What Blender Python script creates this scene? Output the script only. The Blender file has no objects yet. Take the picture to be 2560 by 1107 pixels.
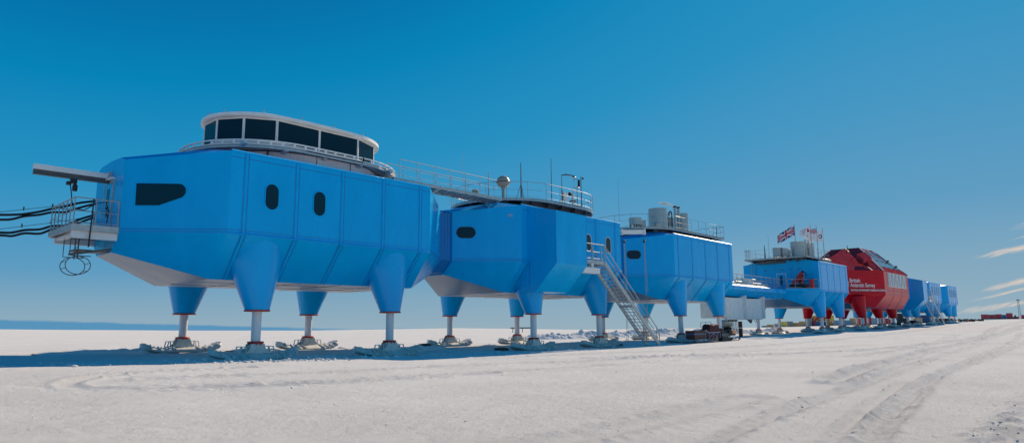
import bpy, math, random
import numpy as np
from mathutils import Vector, Matrix
random.seed(7)
rng = np.random.RandomState(11)
C = bpy.context.scene.collection
PI = math.pi

# ------------------------------------------------------------------ materials
def _bsdf(name):
    m = bpy.data.materials.new(name); m.use_nodes = True
    return m, m.node_tree, m.node_tree.nodes['Principled BSDF']
def mat(name, col, rough=.5, metal=0., var=.10, scale=1.5, bump=0., bscale=40., coat=0., rvar=.15, streak=None, spec=.5):
    m, nt, b = _bsdf(name)
    n = nt.nodes; l = nt.links
    tc = n.new('ShaderNodeTexCoord'); mp = n.new('ShaderNodeMapping')
    mp.inputs['Scale'].default_value = streak or (1, 1, 1)
    l.new(tc.outputs['Object'], mp.inputs['Vector'])
    nz = n.new('ShaderNodeTexNoise'); nz.inputs['Scale'].default_value = scale; nz.inputs['Detail'].default_value = 6
    l.new(mp.outputs['Vector'], nz.inputs['Vector'])
    cr = n.new('ShaderNodeMapRange'); cr.inputs[1].default_value = .3; cr.inputs[2].default_value = .7
    cr.inputs[3].default_value = 1 - var; cr.inputs[4].default_value = 1 + var
    l.new(nz.outputs['Fac'], cr.inputs[0])
    mx = n.new('ShaderNodeVectorMath'); mx.operation = 'SCALE'; mx.inputs[0].default_value = col[:3]
    l.new(cr.outputs[0], mx.inputs['Scale']); l.new(mx.outputs[0], b.inputs['Base Color'])
    rr = n.new('ShaderNodeMapRange'); rr.inputs[1].default_value = .3; rr.inputs[2].default_value = .7
    rr.inputs[3].default_value = max(.03, rough * (1 - rvar)); rr.inputs[4].default_value = min(1, rough * (1 + rvar))
    l.new(nz.outputs['Fac'], rr.inputs[0]); l.new(rr.outputs[0], b.inputs['Roughness'])
    b.inputs['Metallic'].default_value = metal
    b.inputs['Coat Weight'].default_value = coat
    b.inputs['Specular IOR Level'].default_value = spec
    if bump:
        nb = n.new('ShaderNodeTexNoise'); nb.inputs['Scale'].default_value = bscale; nb.inputs['Detail'].default_value = 4
        l.new(tc.outputs['Object'], nb.inputs['Vector'])
        bp = n.new('ShaderNodeBump'); bp.inputs['Strength'].default_value = .5; bp.inputs['Distance'].default_value = bump
        l.new(nb.outputs['Fac'], bp.inputs['Height']); l.new(bp.outputs['Normal'], b.inputs['Normal'])
    return m
M = {}
M['blue'] = mat('blue_panel', (.0, .42, .86), .25, var=.055, scale=.9, streak=(1, 1, .3), spec=.22, coat=0, bump=.004, bscale=1.3, rvar=.25)
M['bluegasket'] = mat('blue_gasket', (.001, .20, .55), .6, var=.1)
M['blueband'] = mat('blue_band', (.0, .44, .88), .28, var=.05, spec=.16)
M['under'] = mat('underside_panel', (.55, .57, .62), .42, var=.10, scale=1.2, streak=(.3, 2, 1))
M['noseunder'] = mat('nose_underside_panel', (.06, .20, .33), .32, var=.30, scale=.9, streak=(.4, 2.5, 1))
M['roofblue'] = mat('roof_panel', (.004, .38, .85), .4, spec=.2, var=.1)
M['red'] = mat('red_panel', (.62, .004, .016), .30, spec=.2, var=.1, scale=.8, streak=(1, 1, 6), bump=.003, bscale=2)
M['redroof'] = mat('red_roof_panel', (.40, .05, .07), .85, var=.25, scale=1.6, streak=(.5, 1.5, .4), rvar=.1, spec=.0)
M['trim'] = mat('blue_trim', (.0, .44, .97), .24, var=.05, spec=.9)
M['pinktrim'] = mat('pale_pink_trim', (.62, .42, .42), .5)
M['redgasket'] = mat('red_gasket', (.25, .01, .015), .6)
M['redpaint'] = mat('red_paint', (.55, .03, .02), .45, var=.12)
M['ringred'] = mat('ring_red_paint', (.50, .035, .02), .5, var=.15, scale=8)
M['white'] = mat('white_paint', (.78, .77, .76), .45, var=.05, scale=3)
M['piston'] = mat('piston_white_paint', (.74, .75, .77), .35, var=.05, scale=4, streak=(1, 1, .3))
M['galv'] = mat('galvanised_steel', (.46, .48, .48), .42, metal=.5, var=.18, scale=5)
M['rail'] = mat('galvanised_rail', (.36, .37, .37), .5, metal=.2, var=.12, scale=6)
M['steelgrey'] = mat('painted_steel_ski', (.64, .63, .59), .55, var=.16, scale=3)
M['darksteel'] = mat('dark_steel', (.09, .10, .11), .55, metal=.3, var=.2, scale=3)
M['cladding'] = mat('white_cladding', (.66, .64, .62), .5, var=.05, scale=2, streak=(6, 6, .4))
M['reflglass'] = mat('reflective_window_glass', (.02, .02, .025), .05, spec=1., metal=.35)
M['glass'] = mat('dark_window_glass', (.002, .026, .045), .06, var=.05, rvar=.1, spec=.28)
M['tintglass'] = mat('tinted_lounge_glass', (.004, .022, .04), .07, var=.1, scale=.4, rvar=.1, spec=.22)
M['black'] = mat('black_rubber', (.012, .012, .014), .6, var=.2)
M['radome'] = mat('radome_beige', (.34, .31, .25), .5, var=.06)
M['tank'] = mat('brushed_tank_steel', (.40, .45, .46), .38, metal=.55, var=.12, scale=1.2, streak=(1, 1, 5))
M['boxgrey'] = mat('pale_grey_box_paint', (.72, .73, .72), .5, var=.10, scale=2.5)
M['rust'] = mat('rusty_brown_steel', (.13, .035, .02), .75, var=.3, scale=5)
M['brown'] = mat('brown_wood_box', (.075, .024, .02), .7, var=.25, scale=6, streak=(1, 6, 1))
M['darkred'] = mat('dark_red_canvas', (.07, .008, .012), .8, var=.3, scale=3, bump=.03, bscale=6)
M['paleblue'] = mat('pale_blue_paint', (.20, .38, .62), .5)
M['orange'] = mat('orange_cowling', (.75, .20, .03), .35)
M['yellow'] = mat('yellow_container_paint', (.82, .58, .12), .55, var=.15)
M['ochre'] = mat('ochre_container_paint', (.66, .42, .20), .6, var=.18)
M['contred'] = mat('red_container_paint', (.50, .05, .07), .5, var=.15)
M['contblue'] = mat('blue_container_paint', (.03, .12, .26), .5, var=.15)
M['contgrey'] = mat('grey_container_paint', (.30, .40, .48), .5, var=.12)
M['green'] = mat('green_netting', (.06, .16, .04), .7, var=.3)
M['flagwhite'] = mat('flag_white_cloth', (.78, .76, .78), .8, var=.05)
M['flagred'] = mat('flag_red_cloth', (.55, .02, .05), .8, var=.05)
M['flagblue'] = mat('flag_blue_cloth', (.01, .05, .20), .8, var=.05)
M['lettering'] = mat('white_lettering', (.80, .78, .78), .5, var=.02)
M['redwindow'] = mat('blue_glazing', (.12, .24, .32), .12, var=.25, scale=1.5, spec=.6)
M['windshield'] = mat('smoky_windshield', (.45, .45, .38), .2, var=.1)
M['cloth_dark'] = mat('dark_clothing', (.03, .02, .03), .85)
M['skin'] = mat('skin', (.5, .3, .22), .6)

def snow_mat(name, fine=True):
    m, nt, b = _bsdf(name); n = nt.nodes; l = nt.links
    tc = n.new('ShaderNodeTexCoord')
    b.inputs['Roughness'].default_value = .9
    b.inputs['Specular IOR Level'].default_value = .0
    big = n.new('ShaderNodeTexNoise'); big.inputs['Scale'].default_value = .35; big.inputs['Detail'].default_value = 8
    l.new(tc.outputs['Object'], big.inputs['Vector'])
    r = n.new('ShaderNodeValToRGB'); r.color_ramp.elements[0].position = .35; r.color_ramp.elements[1].position = .68
    r.color_ramp.elements[0].color = (.72, .71, .71, 1); r.color_ramp.elements[1].color = (.79, .785, .785, 1)
    l.new(big.outputs['Fac'], r.inputs['Fac']); at = n.new('ShaderNodeAttribute'); at.attribute_name = 'track'
    tn = n.new('ShaderNodeTexNoise'); tn.inputs['Scale'].default_value = 5.; tn.inputs['Detail'].default_value = 6; l.new(tc.outputs['Object'], tn.inputs['Vector'])
    tm = n.new('ShaderNodeMath'); tm.operation = 'MULTIPLY'; l.new(at.outputs['Fac'], tm.inputs[0]); l.new(tn.outputs['Fac'], tm.inputs[1])
    tx = n.new('ShaderNodeMix'); tx.data_type = 'RGBA'; l.new(tm.outputs[0], tx.inputs['Factor']); l.new(r.outputs['Color'], tx.inputs['A']); tx.inputs['B'].default_value = (.40, .40, .42, 1)
    l.new(tx.outputs['Result'], b.inputs['Base Color'])
    # wind-packed texture: elongated drift ripples + grain
    mr = n.new('ShaderNodeMapping'); mr.inputs['Rotation'].default_value = (0, 0, math.radians(40)); l.new(tc.outputs['Object'], mr.inputs['Vector'])
    mp = n.new('ShaderNodeMapping'); mp.inputs['Scale'].default_value = (.55, 2.6, 1); l.new(mr.outputs['Vector'], mp.inputs['Vector'])
    n1 = n.new('ShaderNodeTexNoise'); n1.inputs['Scale'].default_value = 1.6; n1.inputs['Detail'].default_value = 9; n1.inputs['Roughness'].default_value = .9
    l.new(mp.outputs['Vector'], n1.inputs['Vector'])
    n2 = n.new('ShaderNodeTexNoise'); n2.inputs['Scale'].default_value = 22; n2.inputs['Detail'].default_value = 5; n2.inputs['Roughness'].default_value = .7
    l.new(tc.outputs['Object'], n2.inputs['Vector'])
    b1 = n.new('ShaderNodeBump'); b1.inputs['Distance'].default_value = .062; b1.inputs['Strength'].default_value = .85
    b2 = n.new('ShaderNodeBump'); b2.inputs['Distance'].default_value = .016; b2.inputs['Strength'].default_value = .9
    n3 = n.new('ShaderNodeTexNoise'); n3.inputs['Scale'].default_value = 4.5; n3.inputs['Detail'].default_value = 4; n3.inputs['Roughness'].default_value = .6
    l.new(mr.outputs['Vector'], n3.inputs['Vector'])
    r3 = n.new('ShaderNodeMapRange'); r3.inputs[1].default_value = .58; r3.inputs[2].default_value = .74; l.new(n3.outputs['Fac'], r3.inputs[0])
    b3 = n.new('ShaderNodeBump'); b3.inputs['Distance'].default_value = .022; b3.inputs['Strength'].default_value = .8; l.new(r3.outputs[0], b3.inputs['Height']); l.new(b3.outputs['Normal'], b1.inputs['Normal'])
    l.new(n1.outputs['Fac'], b1.inputs['Height']); l.new(n2.outputs['Fac'], b2.inputs['Height'])
    l.new(b1.outputs['Normal'], b2.inputs['Normal']); l.new(b2.outputs['Normal'], b.inputs['Normal'])
    return m
M['snow'] = snow_mat('packed_snow')

# ------------------------------------------------------------------ object helpers
WL = {}
def _tag(o, label=None, cat=None, group=None, kind=None):
    if label: o['label'] = label
    if cat: o['category'] = cat
    if group: o['group'] = group
    if kind: o['kind'] = kind
def thing(name, label, cat, loc=(0, 0, 0), group=None, kind=None):
    o = bpy.data.objects.new(name, None); C.objects.link(o); o.location = loc; o.empty_display_size = .3
    WL[o.name] = Vector(loc); _tag(o, label, cat, group, kind); return o
class B:
    def __init__(s): s.v = []; s.f = []; s.mi = []; s.cur = 0
    def add(s, vs, fs):
        k = len(s.v); s.v += [tuple(map(float, v)) for v in vs]
        for f in fs: s.f.append(tuple(i + k for i in f)); s.mi.append(s.cur)
    def box(s, x0, x1, y0, y1, z0, z1):
        s.add([(x0,y0,z0),(x1,y0,z0),(x1,y1,z0),(x0,y1,z0),(x0,y0,z1),(x1,y0,z1),(x1,y1,z1),(x0,y1,z1)],
              [(0,3,2,1),(4,5,6,7),(0,1,5,4),(1,2,6,5),(2,3,7,6),(3,0,4,7)])
    def obox(s, o, u, v, n, a, b, c):   # oriented: u,v,n unit axes; a,b,c ranges
        o, u, v, n = Vector(o), Vector(u), Vector(v), Vector(n); P = []
        for ck in c:
            for (ak, bk) in ((a[0], b[0]), (a[1], b[0]), (a[1], b[1]), (a[0], b[1])): P.append(o + u*ak + v*bk + n*ck)
        s.add(P, [(0,3,2,1),(4,5,6,7),(0,1,5,4),(1,2,6,5),(2,3,7,6),(3,0,4,7)])
    def bar(s, p, q, w, h, up=(0, 0, 1)):
        p, q = Vector(p), Vector(q); d = (q - p); L = d.length; d.normalize()
        up = Vector(up); r = d.cross(up)
        if r.length < 1e-4: r = d.cross(Vector((1, 0, 0)))
        r.normalize(); u = r.cross(d).normalized()
        s.obox(p, d, r, u, (0, L), (-w/2, w/2), (-h/2, h/2))
    def tube(s, pts, r, n=8, closed=False, cap=True):
        pts = [Vector(p) for p in pts]; rs = r if isinstance(r, (list, tuple)) else [r]*len(pts)
        k = len(s.v); N = len(pts); prev = None; V = []
        for i, p in enumerate(pts):
            if closed: d = pts[(i+1) % N] - pts[i-1]
            else: d = pts[min(i+1, N-1)] - pts[max(i-1, 0)]
            d.normalize()
            if prev is None:
                a = Vector((0, 0, 1)) if abs(d.z) < .9 else Vector((1, 0, 0))
                x = d.cross(a).normalized()
            else: x = (prev - d*prev.dot(d)).normalized()
            prev = x; y = d.cross(x)
            for j in range(n):
                t = 2*PI*j/n; V.append(p + x*math.cos(t)*rs[i] + y*math.sin(t)*rs[i])
        F = []
        for i in range(N if closed else N-1):
            i2 = (i+1) % N
            for j in range(n): F.append((i*n+j, i*n+(j+1) % n, i2*n+(j+1) % n, i2*n+j))
        if cap and not closed: F.append(tuple(range(n-1, -1, -1))); F.append(tuple((N-1)*n+j for j in range(n)))
        s.add(V, F)
    def loft(s, secs, caps=True, closed=False):  # list of equal-length loops
        n = len(secs[0]); V = [p for q in secs for p in q]; F = []
        for i in range(len(secs)-1):
            for j in range(n): F.append((i*n+j, i*n+(j+1) % n, (i+1)*n+(j+1) % n, (i+1)*n+j))
        if caps: F.append(tuple(range(n-1, -1, -1))); F.append(tuple((len(secs)-1)*n+j for j in range(n)))
        s.add(V, F)
    def lathe(s, c, prof, n=24, sx=1., sy=1.):
        secs = [[(c[0]+r*sx*math.cos(2*PI*j/n), c[1]+r*sy*math.sin(2*PI*j/n), c[2]+z) for j in range(n)] for r, z in prof]
        s.loft(secs)
    def poly(s, pts): s.add(pts, [tuple(range(len(pts)))])
    def prism(s, pts, vec):
        n = len(pts); a = [Vector(p) for p in pts]; b = [p + Vector(vec) for p in a]
        s.add(a + b, [tuple(range(n-1, -1, -1)), tuple(range(n, 2*n))] + [(i, (i+1) % n, n+(i+1) % n, n+i) for i in range(n)])
    def build(s, name, m, parent=None, smooth=False, angle=None, fix=True):
        off = WL[parent.name] if parent else Vector((0, 0, 0))
        me = bpy.data.meshes.new(name)
        me.from_pydata([(x-off.x, y-off.y, z-off.z) for x, y, z in s.v], [], s.f)
        for k in (m if isinstance(m, (list, tuple)) else [m]): me.materials.append(M[k])
        if len(me.materials) > 1: me.polygons.foreach_set('material_index', s.mi)
        if fix:
            import bmesh
            bm = bmesh.new(); bm.from_mesh(me); bmesh.ops.recalc_face_normals(bm, faces=bm.faces); bm.to_mesh(me); bm.free()
        if smooth:
            me.polygons.foreach_set('use_smooth', [True]*len(me.polygons))
            me.set_sharp_from_angle(angle=math.radians(angle or 40))
        me.update()
        o = bpy.data.objects.new(name, me); C.objects.link(o)
        if parent: o.parent = parent
        WL[o.name] = off.copy(); return o
def copy_tree(o, parent=None, shift=(0, 0, 0)):
    c = o.copy(); C.objects.link(c)
    if parent: c.parent = parent
    else: c.location = Vector(o.location) + Vector(shift)
    for ch in list(o.children): copy_tree(ch, c)
    return c
def top(o, label, cat, group=None, kind=None): _tag(o, label, cat, group, kind); return o

# ------------------------------------------------------------------ ground
def _ss(x,a,b):
    t=np.clip((x-a)/(b-a),0,1); return t*t*(3-2*t)
FRX=[-10,5,14,21,32,39,50,57,84,100,150,168,260]; FRZ=[1.1,1.02,.80,.70,.64,.62,.66,.70,.92,1.05,1.5,1.75,2.2]
BKX=[-10,5,14,21,32,40,60,90,100,150,260]; BKZ=[1.2,1.12,.97,.9,.76,.74,.7,.68,.75,1.1,1.5]
SKA=[-180,-60,0,5.5,6.6,8.1,10.85,14.2,22,28.9,36.7,47.7,59.5,69.5,80.2,120,180]
SKT=[-.002,-.002,.0035,.0035,.0033,.0017,.0002,-.0018,-.0045,-.0053,-.006,-.0021,-.0036,-.0019,.0014,-.001,-.002]
def G0(X,Y):
    X=np.asarray(X,float);Y=np.asarray(Y,float)
    a=np.interp(X,FRX,FRZ); b=np.interp(X,BKX,BKZ)
    t=np.clip((Y-28)/8.7,0,1); z=a*(1-t)+b*t
    n=.5+np.maximum(0,X-60)*.0095; n=np.minimum(n,1.9)
    s=_ss(Y,14,25.5); z=n*(1-s)+z*s
    D=np.hypot(X,Y)+1e-6; az=np.degrees(np.arctan2(Y,X))
    zf=2.125+np.interp(az,SKA,SKT)*D
    w=_ss(np.log(D),math.log(80),math.log(320))
    return z*(1-w)+zf*w
def G(x, y): return float(G0(x, y))
def _hash(ix, iy, seed):
    h = (ix.astype(np.int64)*374761393 + iy.astype(np.int64)*668265263 + seed*1442695041) & 0x7fffffff
    h = ((h ^ (h >> 13))*1274126177) & 0x7fffffff
    h = h ^ (h >> 16)
    return (h & 0xffff)/65535.0
def vnoise(x, y, seed=0):
    ix = np.floor(x); iy = np.floor(y); fx = x-ix; fy = y-iy
    fx = fx*fx*(3-2*fx); fy = fy*fy*(3-2*fy)
    a = _hash(ix, iy, seed); b = _hash(ix+1, iy, seed); c = _hash(ix, iy+1, seed); d = _hash(ix+1, iy+1, seed)
    return (a*(1-fx)+b*fx)*(1-fy)+(c*(1-fx)+d*fx)*fy - .5
def fbm(x, y, o=4, seed=0, g=.5):
    s = 0; a = 1
    for i in range(o): s = s + a*vnoise(x, y, seed+i*17); x = x*2.03+3.1; y = y*2.03+1.7; a *= g
    return s
TR = [  # (polyline, groove half width, depth, ridge height)
 ([(8, 2.9), (10.03, 3.26), (13.67, 3.84), (21.0, 4.82)], .10, .025, .035),
 ([(8, 2.6), (10.25, 2.91), (13.37, 3.42), (19.25, 4.19), (26.13, 4.78), (36.04, 5.41), (73.24, 7.82), (120, 12)], .11, .055, .06),
 ([(8, 2.35), (10.36, 2.76), (12.51, 3.1), (18.03, 3.84), (25.54, 4.61), (40, 5.2), (80, 7.2)], .11, .055, .05),
 ([(9, 4.5), (11.93, 4.94), (14.52, 5.24), (18.65, 5.52), (23.51, 5.9), (31.78, 6.61), (60, 8.6)], .11, .045, .045),
 ([(9, 4.4), (11.5, 4.76), (14.4, 5.08), (18.77, 5.39), (30, 6.2)], .10, .03, .03),
 ([(27, 19.5), (36.16, 14.74), (39.49, 13.4), (45.63, 11.96), (62.78, 11.27), (84.68, 11.48), (113.97, 14.26), (200, 18)], .28, .09, .10),
 ([(20, 6.4), (23.48, 6.84), (27.48, 7.26), (35.73, 8.0), (51.7, 9.31), (72.68, 10.06), (130, 13)], .26, .09, .10),
 ([(17, 16.6), (12, 17.2), (8.0, 17.83), (5.54, 18.95), (5.03, 19.44), (5.08, 20.41), (5.96, 21.48), (7.42, 22.23), (11, 22.6)], .16, .05, .06),
 ([(7, 20.5), (10.03, 20.2), (13.69, 19.97), (20.98, 19.51), (25.54, 18.22), (40, 17), (60, 14)], .18, .04, .05),
 ([(6, 18.9), (9.11, 18.31), (12.17, 17.73), (18.18, 16.91), (34, 15)], .16, .03, .04),
 ([(22, 22.6), (30.17, 21.9), (42, 20.2), (60, 20), (100, 21), (160, 23)], .25, .05, .07),
 ([(36, 10.4), (51.85, 10.78), (90, 14.8)], .2, .05, .06),
 ([(41.5, 7.4), (41.6, 4.2), (43, 0)], .25, .05, .08), ([(60.8, 9.5), (63.5, 6.3), (66, 1)], .3, .05, .09),
 ([(5, 6.7), (7.3, 6.41), (8.71, 6.25), (11.35, 6.34), (15, 6.6)], .3, .02, .035),
]
def seg_dist(X, Y, pl):
    # smooth the polyline with Catmull-Rom
    P = np.array(pl, float); P = np.vstack([2*P[0]-P[1], P, 2*P[-1]-P[-2]]); Q = []
    for i in range(1, len(P)-2):
        for t in np.linspace(0, 1, 7)[:-1]:
            Q.append(.5*((2*P[i])+(-P[i-1]+P[i+1])*t+(2*P[i-1]-5*P[i]+4*P[i+1]-P[i+2])*t*t+(-P[i-1]+3*P[i]-3*P[i+1]+P[i+2])*t**3))
    Q.append(P[-2]); best = np.full(X.shape, 1e9)
    for a, b in zip(Q[:-1], Q[1:]):
        d = b-a; L = d@d+1e-9; t = np.clip(((X-a[0])*d[0]+(Y-a[1])*d[1])/L, 0, 1)
        best = np.minimum(best, np.hypot(X-a[0]-t*d[0], Y-a[1]-t*d[1]))
    return best
LEGS = []   # filled by the modules: (x, y)
def track_mask(X, Y):
    T = np.zeros(X.shape); wob = .12*fbm(X/1.3, Y/1.3, 2, 51)
    for pl, hw, dep, rid in TR:
        xs = [p[0] for p in pl]; ys = [p[1] for p in pl]
        m = (X > min(xs)-3) & (X < max(xs)+3) & (Y > min(ys)-3) & (Y < max(ys)+3)
        if not m.any(): continue
        d = np.abs(seg_dist(X[m], Y[m], pl)+wob[m])/hw
        e = (np.exp(-((d-1.2)/.8)**2))*(.55+.9*np.clip(fbm(X[m]/.8, Y[m]/.8, 3, 91)+.2, 0, 1))
        T[m] = np.maximum(T[m], e*min(1, .35+dep*8))
    edge = 1.82+.012*X+.10*fbm(X/1.5, Y/1.5, 2, 61)
    T = np.maximum(T, .8*_ss(edge-Y, -.05, .15)*_ss(X, 4, 8)*(1-_ss(X, 40, 60))*_ss(fbm(X/.3, Y/.22, 3, 63), -.05, .2))
    return T
def ground_z(X, Y):
    D = np.hypot(X, Y); z = G0(X, Y)
    near = 1/(1+(D/90)**2)
    ca, sa = math.cos(.6), math.sin(.6); U = X*ca+Y*sa; V = -X*sa+Y*ca
    z = z + near*(.07*fbm(X/9, Y/9, 3, 1) + .045*fbm(U/2.8, V/.9, 4, 5)*_ss(fbm(X/14, Y/14, 2, 9), -.35, .35) + .012*fbm(X/.25, Y/.25, 3, 21))
    z = z + .35*_ss(D, 80, 200)*fbm(X/35, Y/35, 3, 31)*.35
    lum = fbm(X/.22, Y/.22, 3, 41)+.1; wob = .12*fbm(X/1.3, Y/1.3, 2, 51)
    for pl, hw, dep, rid in TR:
        xs = [p[0] for p in pl]; ys = [p[1] for p in pl]
        m = (X > min(xs)-3) & (X < max(xs)+3) & (Y > min(ys)-3) & (Y < max(ys)+3)
        if not m.any(): continue
        d = seg_dist(X[m], Y[m], pl)+wob[m]; q = np.abs(d)/hw
        fade = .70+.55*_ss(vnoise(X[m]/2.4, Y[m]/2.4, 77), -.3, .2)
        z[m] += fade*(-dep*np.exp(-q**2) + rid*np.exp(-((q-1.9)/.7)**2)*(.5+1.4*np.maximum(lum[m], 0)))
    # churned belt on the right of the foreground (x 10-26, y < 1.9)
    edge = 1.82+.012*X+.10*fbm(X/1.5, Y/1.5, 2, 61)
    e = _ss(edge-Y, -.05, .12)*_ss(X, 4, 8)*(1-_ss(X, 40, 60))
    z += e*(.02+.085*np.maximum(fbm(X/.28, Y/.2, 3, 63), -.1)) + .06*np.exp(-((edge-Y)/.12)**2)*np.maximum(lum, 0)*_ss(X, 4, 8)*(1-_ss(X, 40, 60))
    # snow thrown up round the ski pads
    for lx, ly in LEGS:
        m = (np.abs(X-lx) < 4) & (np.abs(Y-ly) < 3)
        if not m.any(): continue
        q = np.sqrt(((X[m]-lx)/2.45)**2+((Y[m]-ly)/1.15)**2)
        z[m] += -.07*_ss(1.5-q, 0, .3) + _ss(Y[m]-ly, -.3, .4)*(.07*np.exp(-((q-1.15)/.16)**2)*(.3+2.2*np.maximum(fbm(X[m]/.5, Y[m]/.5, 3, 71), -.1)) - .06*_ss(1.05-q, 0, .2))
    # scuffed snow below the modules
    m = (X > 2) & (X < 110) & (Y > 26.2) & (Y < 40)
    z[m] += .035*fbm(X[m]/.7, Y[m]/.7, 3, 81)*_ss(Y[m], 26.2, 28)
    return z
# ------------------------------------------------------------------ modules
YC = 32.65
def capsule(w, h, n=10):
    # outline of an upright or lying capsule, centred
    P = []
    if h >= w:
        r = w/2
        for k in range(n+1): t = PI*k/n; P.append((r*math.cos(t), (h/2-r)+r*math.sin(t)))
        for k in range(n+1): t = PI+PI*k/n; P.append((r*math.cos(t), -(h/2-r)+r*math.sin(t)))
    else:
        r = h/2
        for k in range(n+1): t = -PI/2+PI*k/n; P.append(((w/2-r)+r*math.cos(t), r*math.sin(t)))
        for k in range(n+1): t = PI/2+PI*k/n; P.append((-(w/2-r)+r*math.cos(t), r*math.sin(t)))
    return P
def window(parent, o, u, n, outline, frame='black', fw=.05, gl='glass', name='window'):
    o, u, n = Vector(o), Vector(u).normalized(), Vector(n).normalized(); v = Vector((0, 0, 1))
    g = B(); g.prism([o+u*a+v*b+n*.005 for a, b in outline], n*.012)
    w = g.build(name, gl, parent)
    cx = sum(a for a, b in outline)/len(outline); cy = sum(b for a, b in outline)/len(outline)
    f = B(); N = len(outline); inn = [o+u*a+v*b for a, b in outline]
    out = []
    for a, b in outline:
        d = Vector((a-cx, b-cy)); L = d.length; k = (L+fw)/L; out.append(o+u*(cx+(a-cx)*k)+v*(cy+(b-cy)*k))
    f.loft([[p+n*.002 for p in out], [p+n*.03 for p in out], [p+n*.03 for p in inn], [p+n*.002 for p in inn]], caps=False)
    f.build('window_frame', frame, w)
    return w
def leg(parent, x, y, side, zring=2.94, blue='blue', zf=None, top_r=1.2):
    """fairing > red ring, piston, flange, ski pad. side -1: row nearest the camera"""
    LEGS.append((x, y)); g = G(x, y)-.03
    b = B(); secs = []
    for z in np.linspace(zring, 6.0, 13):
        t = (z-zring)/(6.0-zring); rx = min(.53+.95*t, top_r)
        yo = y+side*(.53+.10*t); yi = y-side*(.53+1.45*t); cy = (yo+yi)/2; ry = abs(yo-yi)/2
        secs.append([(x+rx*math.cos(2*PI*j/32), cy+ry*math.sin(2*PI*j/32), z) for j in range(32)])
    b.loft(secs); root = b.build('leg', blue, parent, smooth=True, angle=50)
    r = B(); r.lathe((x, y, zring), [(.50, -.075), (.555, -.07), (.565, -.012), (.55, -.003)], 32); r.build('red_ring', 'ringred', root, smooth=True)
    zf = zf or g+.74
    p = B(); p.lathe((x, y, 0), [(.205, zf-.03), (.205, zring-.04)], 24); p.build('piston', 'piston', root, smooth=True, angle=60)
    f = B(); f.lathe((x, y, zf), [(.25, -.05), (.34, -.04), (.355, 0), (.34, .04), (.22, .05)], 24)
    for k in range(10):
        t = 2*PI*k/10; f.box(x+.30*math.cos(t)-.022, x+.30*math.cos(t)+.022, y+.30*math.sin(t)-.022, y+.30*math.sin(t)+.022, zf-.10, zf-.04)
    f.build('flange', 'ringred', root, smooth=True, angle=30)
    s = B(); secs = []; zz = zf-.74
    for t in np.linspace(-1, 1, 21):
        xx = 2.02*t; w = .76*math.sqrt(max(0, 1-abs(t)**2.6))+.10; lift = .26*max(0, abs(t)-.5)**1.5/.5**1.5; wi = min(w-.02, .30); th = .26-.04*abs(t)
        secs.append([(x+xx, y-w*.9, zz+lift), (x+xx, y+w*.9, zz+lift), (x+xx, y+w, zz+lift+.07), (x+xx, y+wi, zz+lift+th), (x+xx, y-wi, zz+lift+th), (x+xx, y-w, zz+lift+.07)])
    s.loft(secs)
    for xx in (-1.68, -1.3, -.95, -.6, .6, .95, 1.3, 1.68):
        t = xx/2.02; w = .76*math.sqrt(1-abs(t)**2.6)+.08; lift = .26*max(0, abs(t)-.5)**1.5/.5**1.5
        for sg in (-1, 1):
            s.prism([(x+xx, y+sg*.26, zz+lift+.30), (x+xx, y+sg*(w+.03), zz+lift+.16), (x+xx, y+sg*(w+.03), zz+lift+.03), (x+xx, y+sg*.26, zz+lift+.1)], (.05, 0, 0))
    for xe in (-1, 1):   # upturned end horns
        s.prism([(x+xe*1.55, y-.26, zz+.34), (x+xe*1.55, y+.26, zz+.34), (x+xe*1.90, y+.24, zz+.50), (x+xe*1.90, y-.24, zz+.50)], (xe*.03, 0, -.05))
    prof = [(-.85, .28), (-.55, .32), (-.42, .40), (-.33, .54), (-.30, .68), (.30, .68), (.33, .54), (.42, .40), (.55, .32), (.85, .28)]
    for dy in (-.27, 0, .23): s.prism([(x+a_, y+dy, zz+b_) for a_, b_ in prof], (0, .04, 0))
    s.lathe((x, y, zz), [(.33, .2), (.30, .40), (.275, .55), (.27, .69)], 20)
    for sg in (-1, 1):
        s.tube([(x+sg*.50, y-.20, zz+.30), (x+sg*.52, y-.20, zz+.56), (x+sg*.74, y-.20, zz+.56), (x+sg*.80, y-.20, zz+.27)], .032, 6)
        s.tube([(x+sg*.50, y+.20, zz+.30), (x+sg*.52, y+.20, zz+.56), (x+sg*.74, y+.20, zz+.56), (x+sg*.80, y+.20, zz+.27)], .032, 6)
    s.build('ski_pad', 'steelgrey', root, smooth=True, angle=28)
    return root

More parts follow.
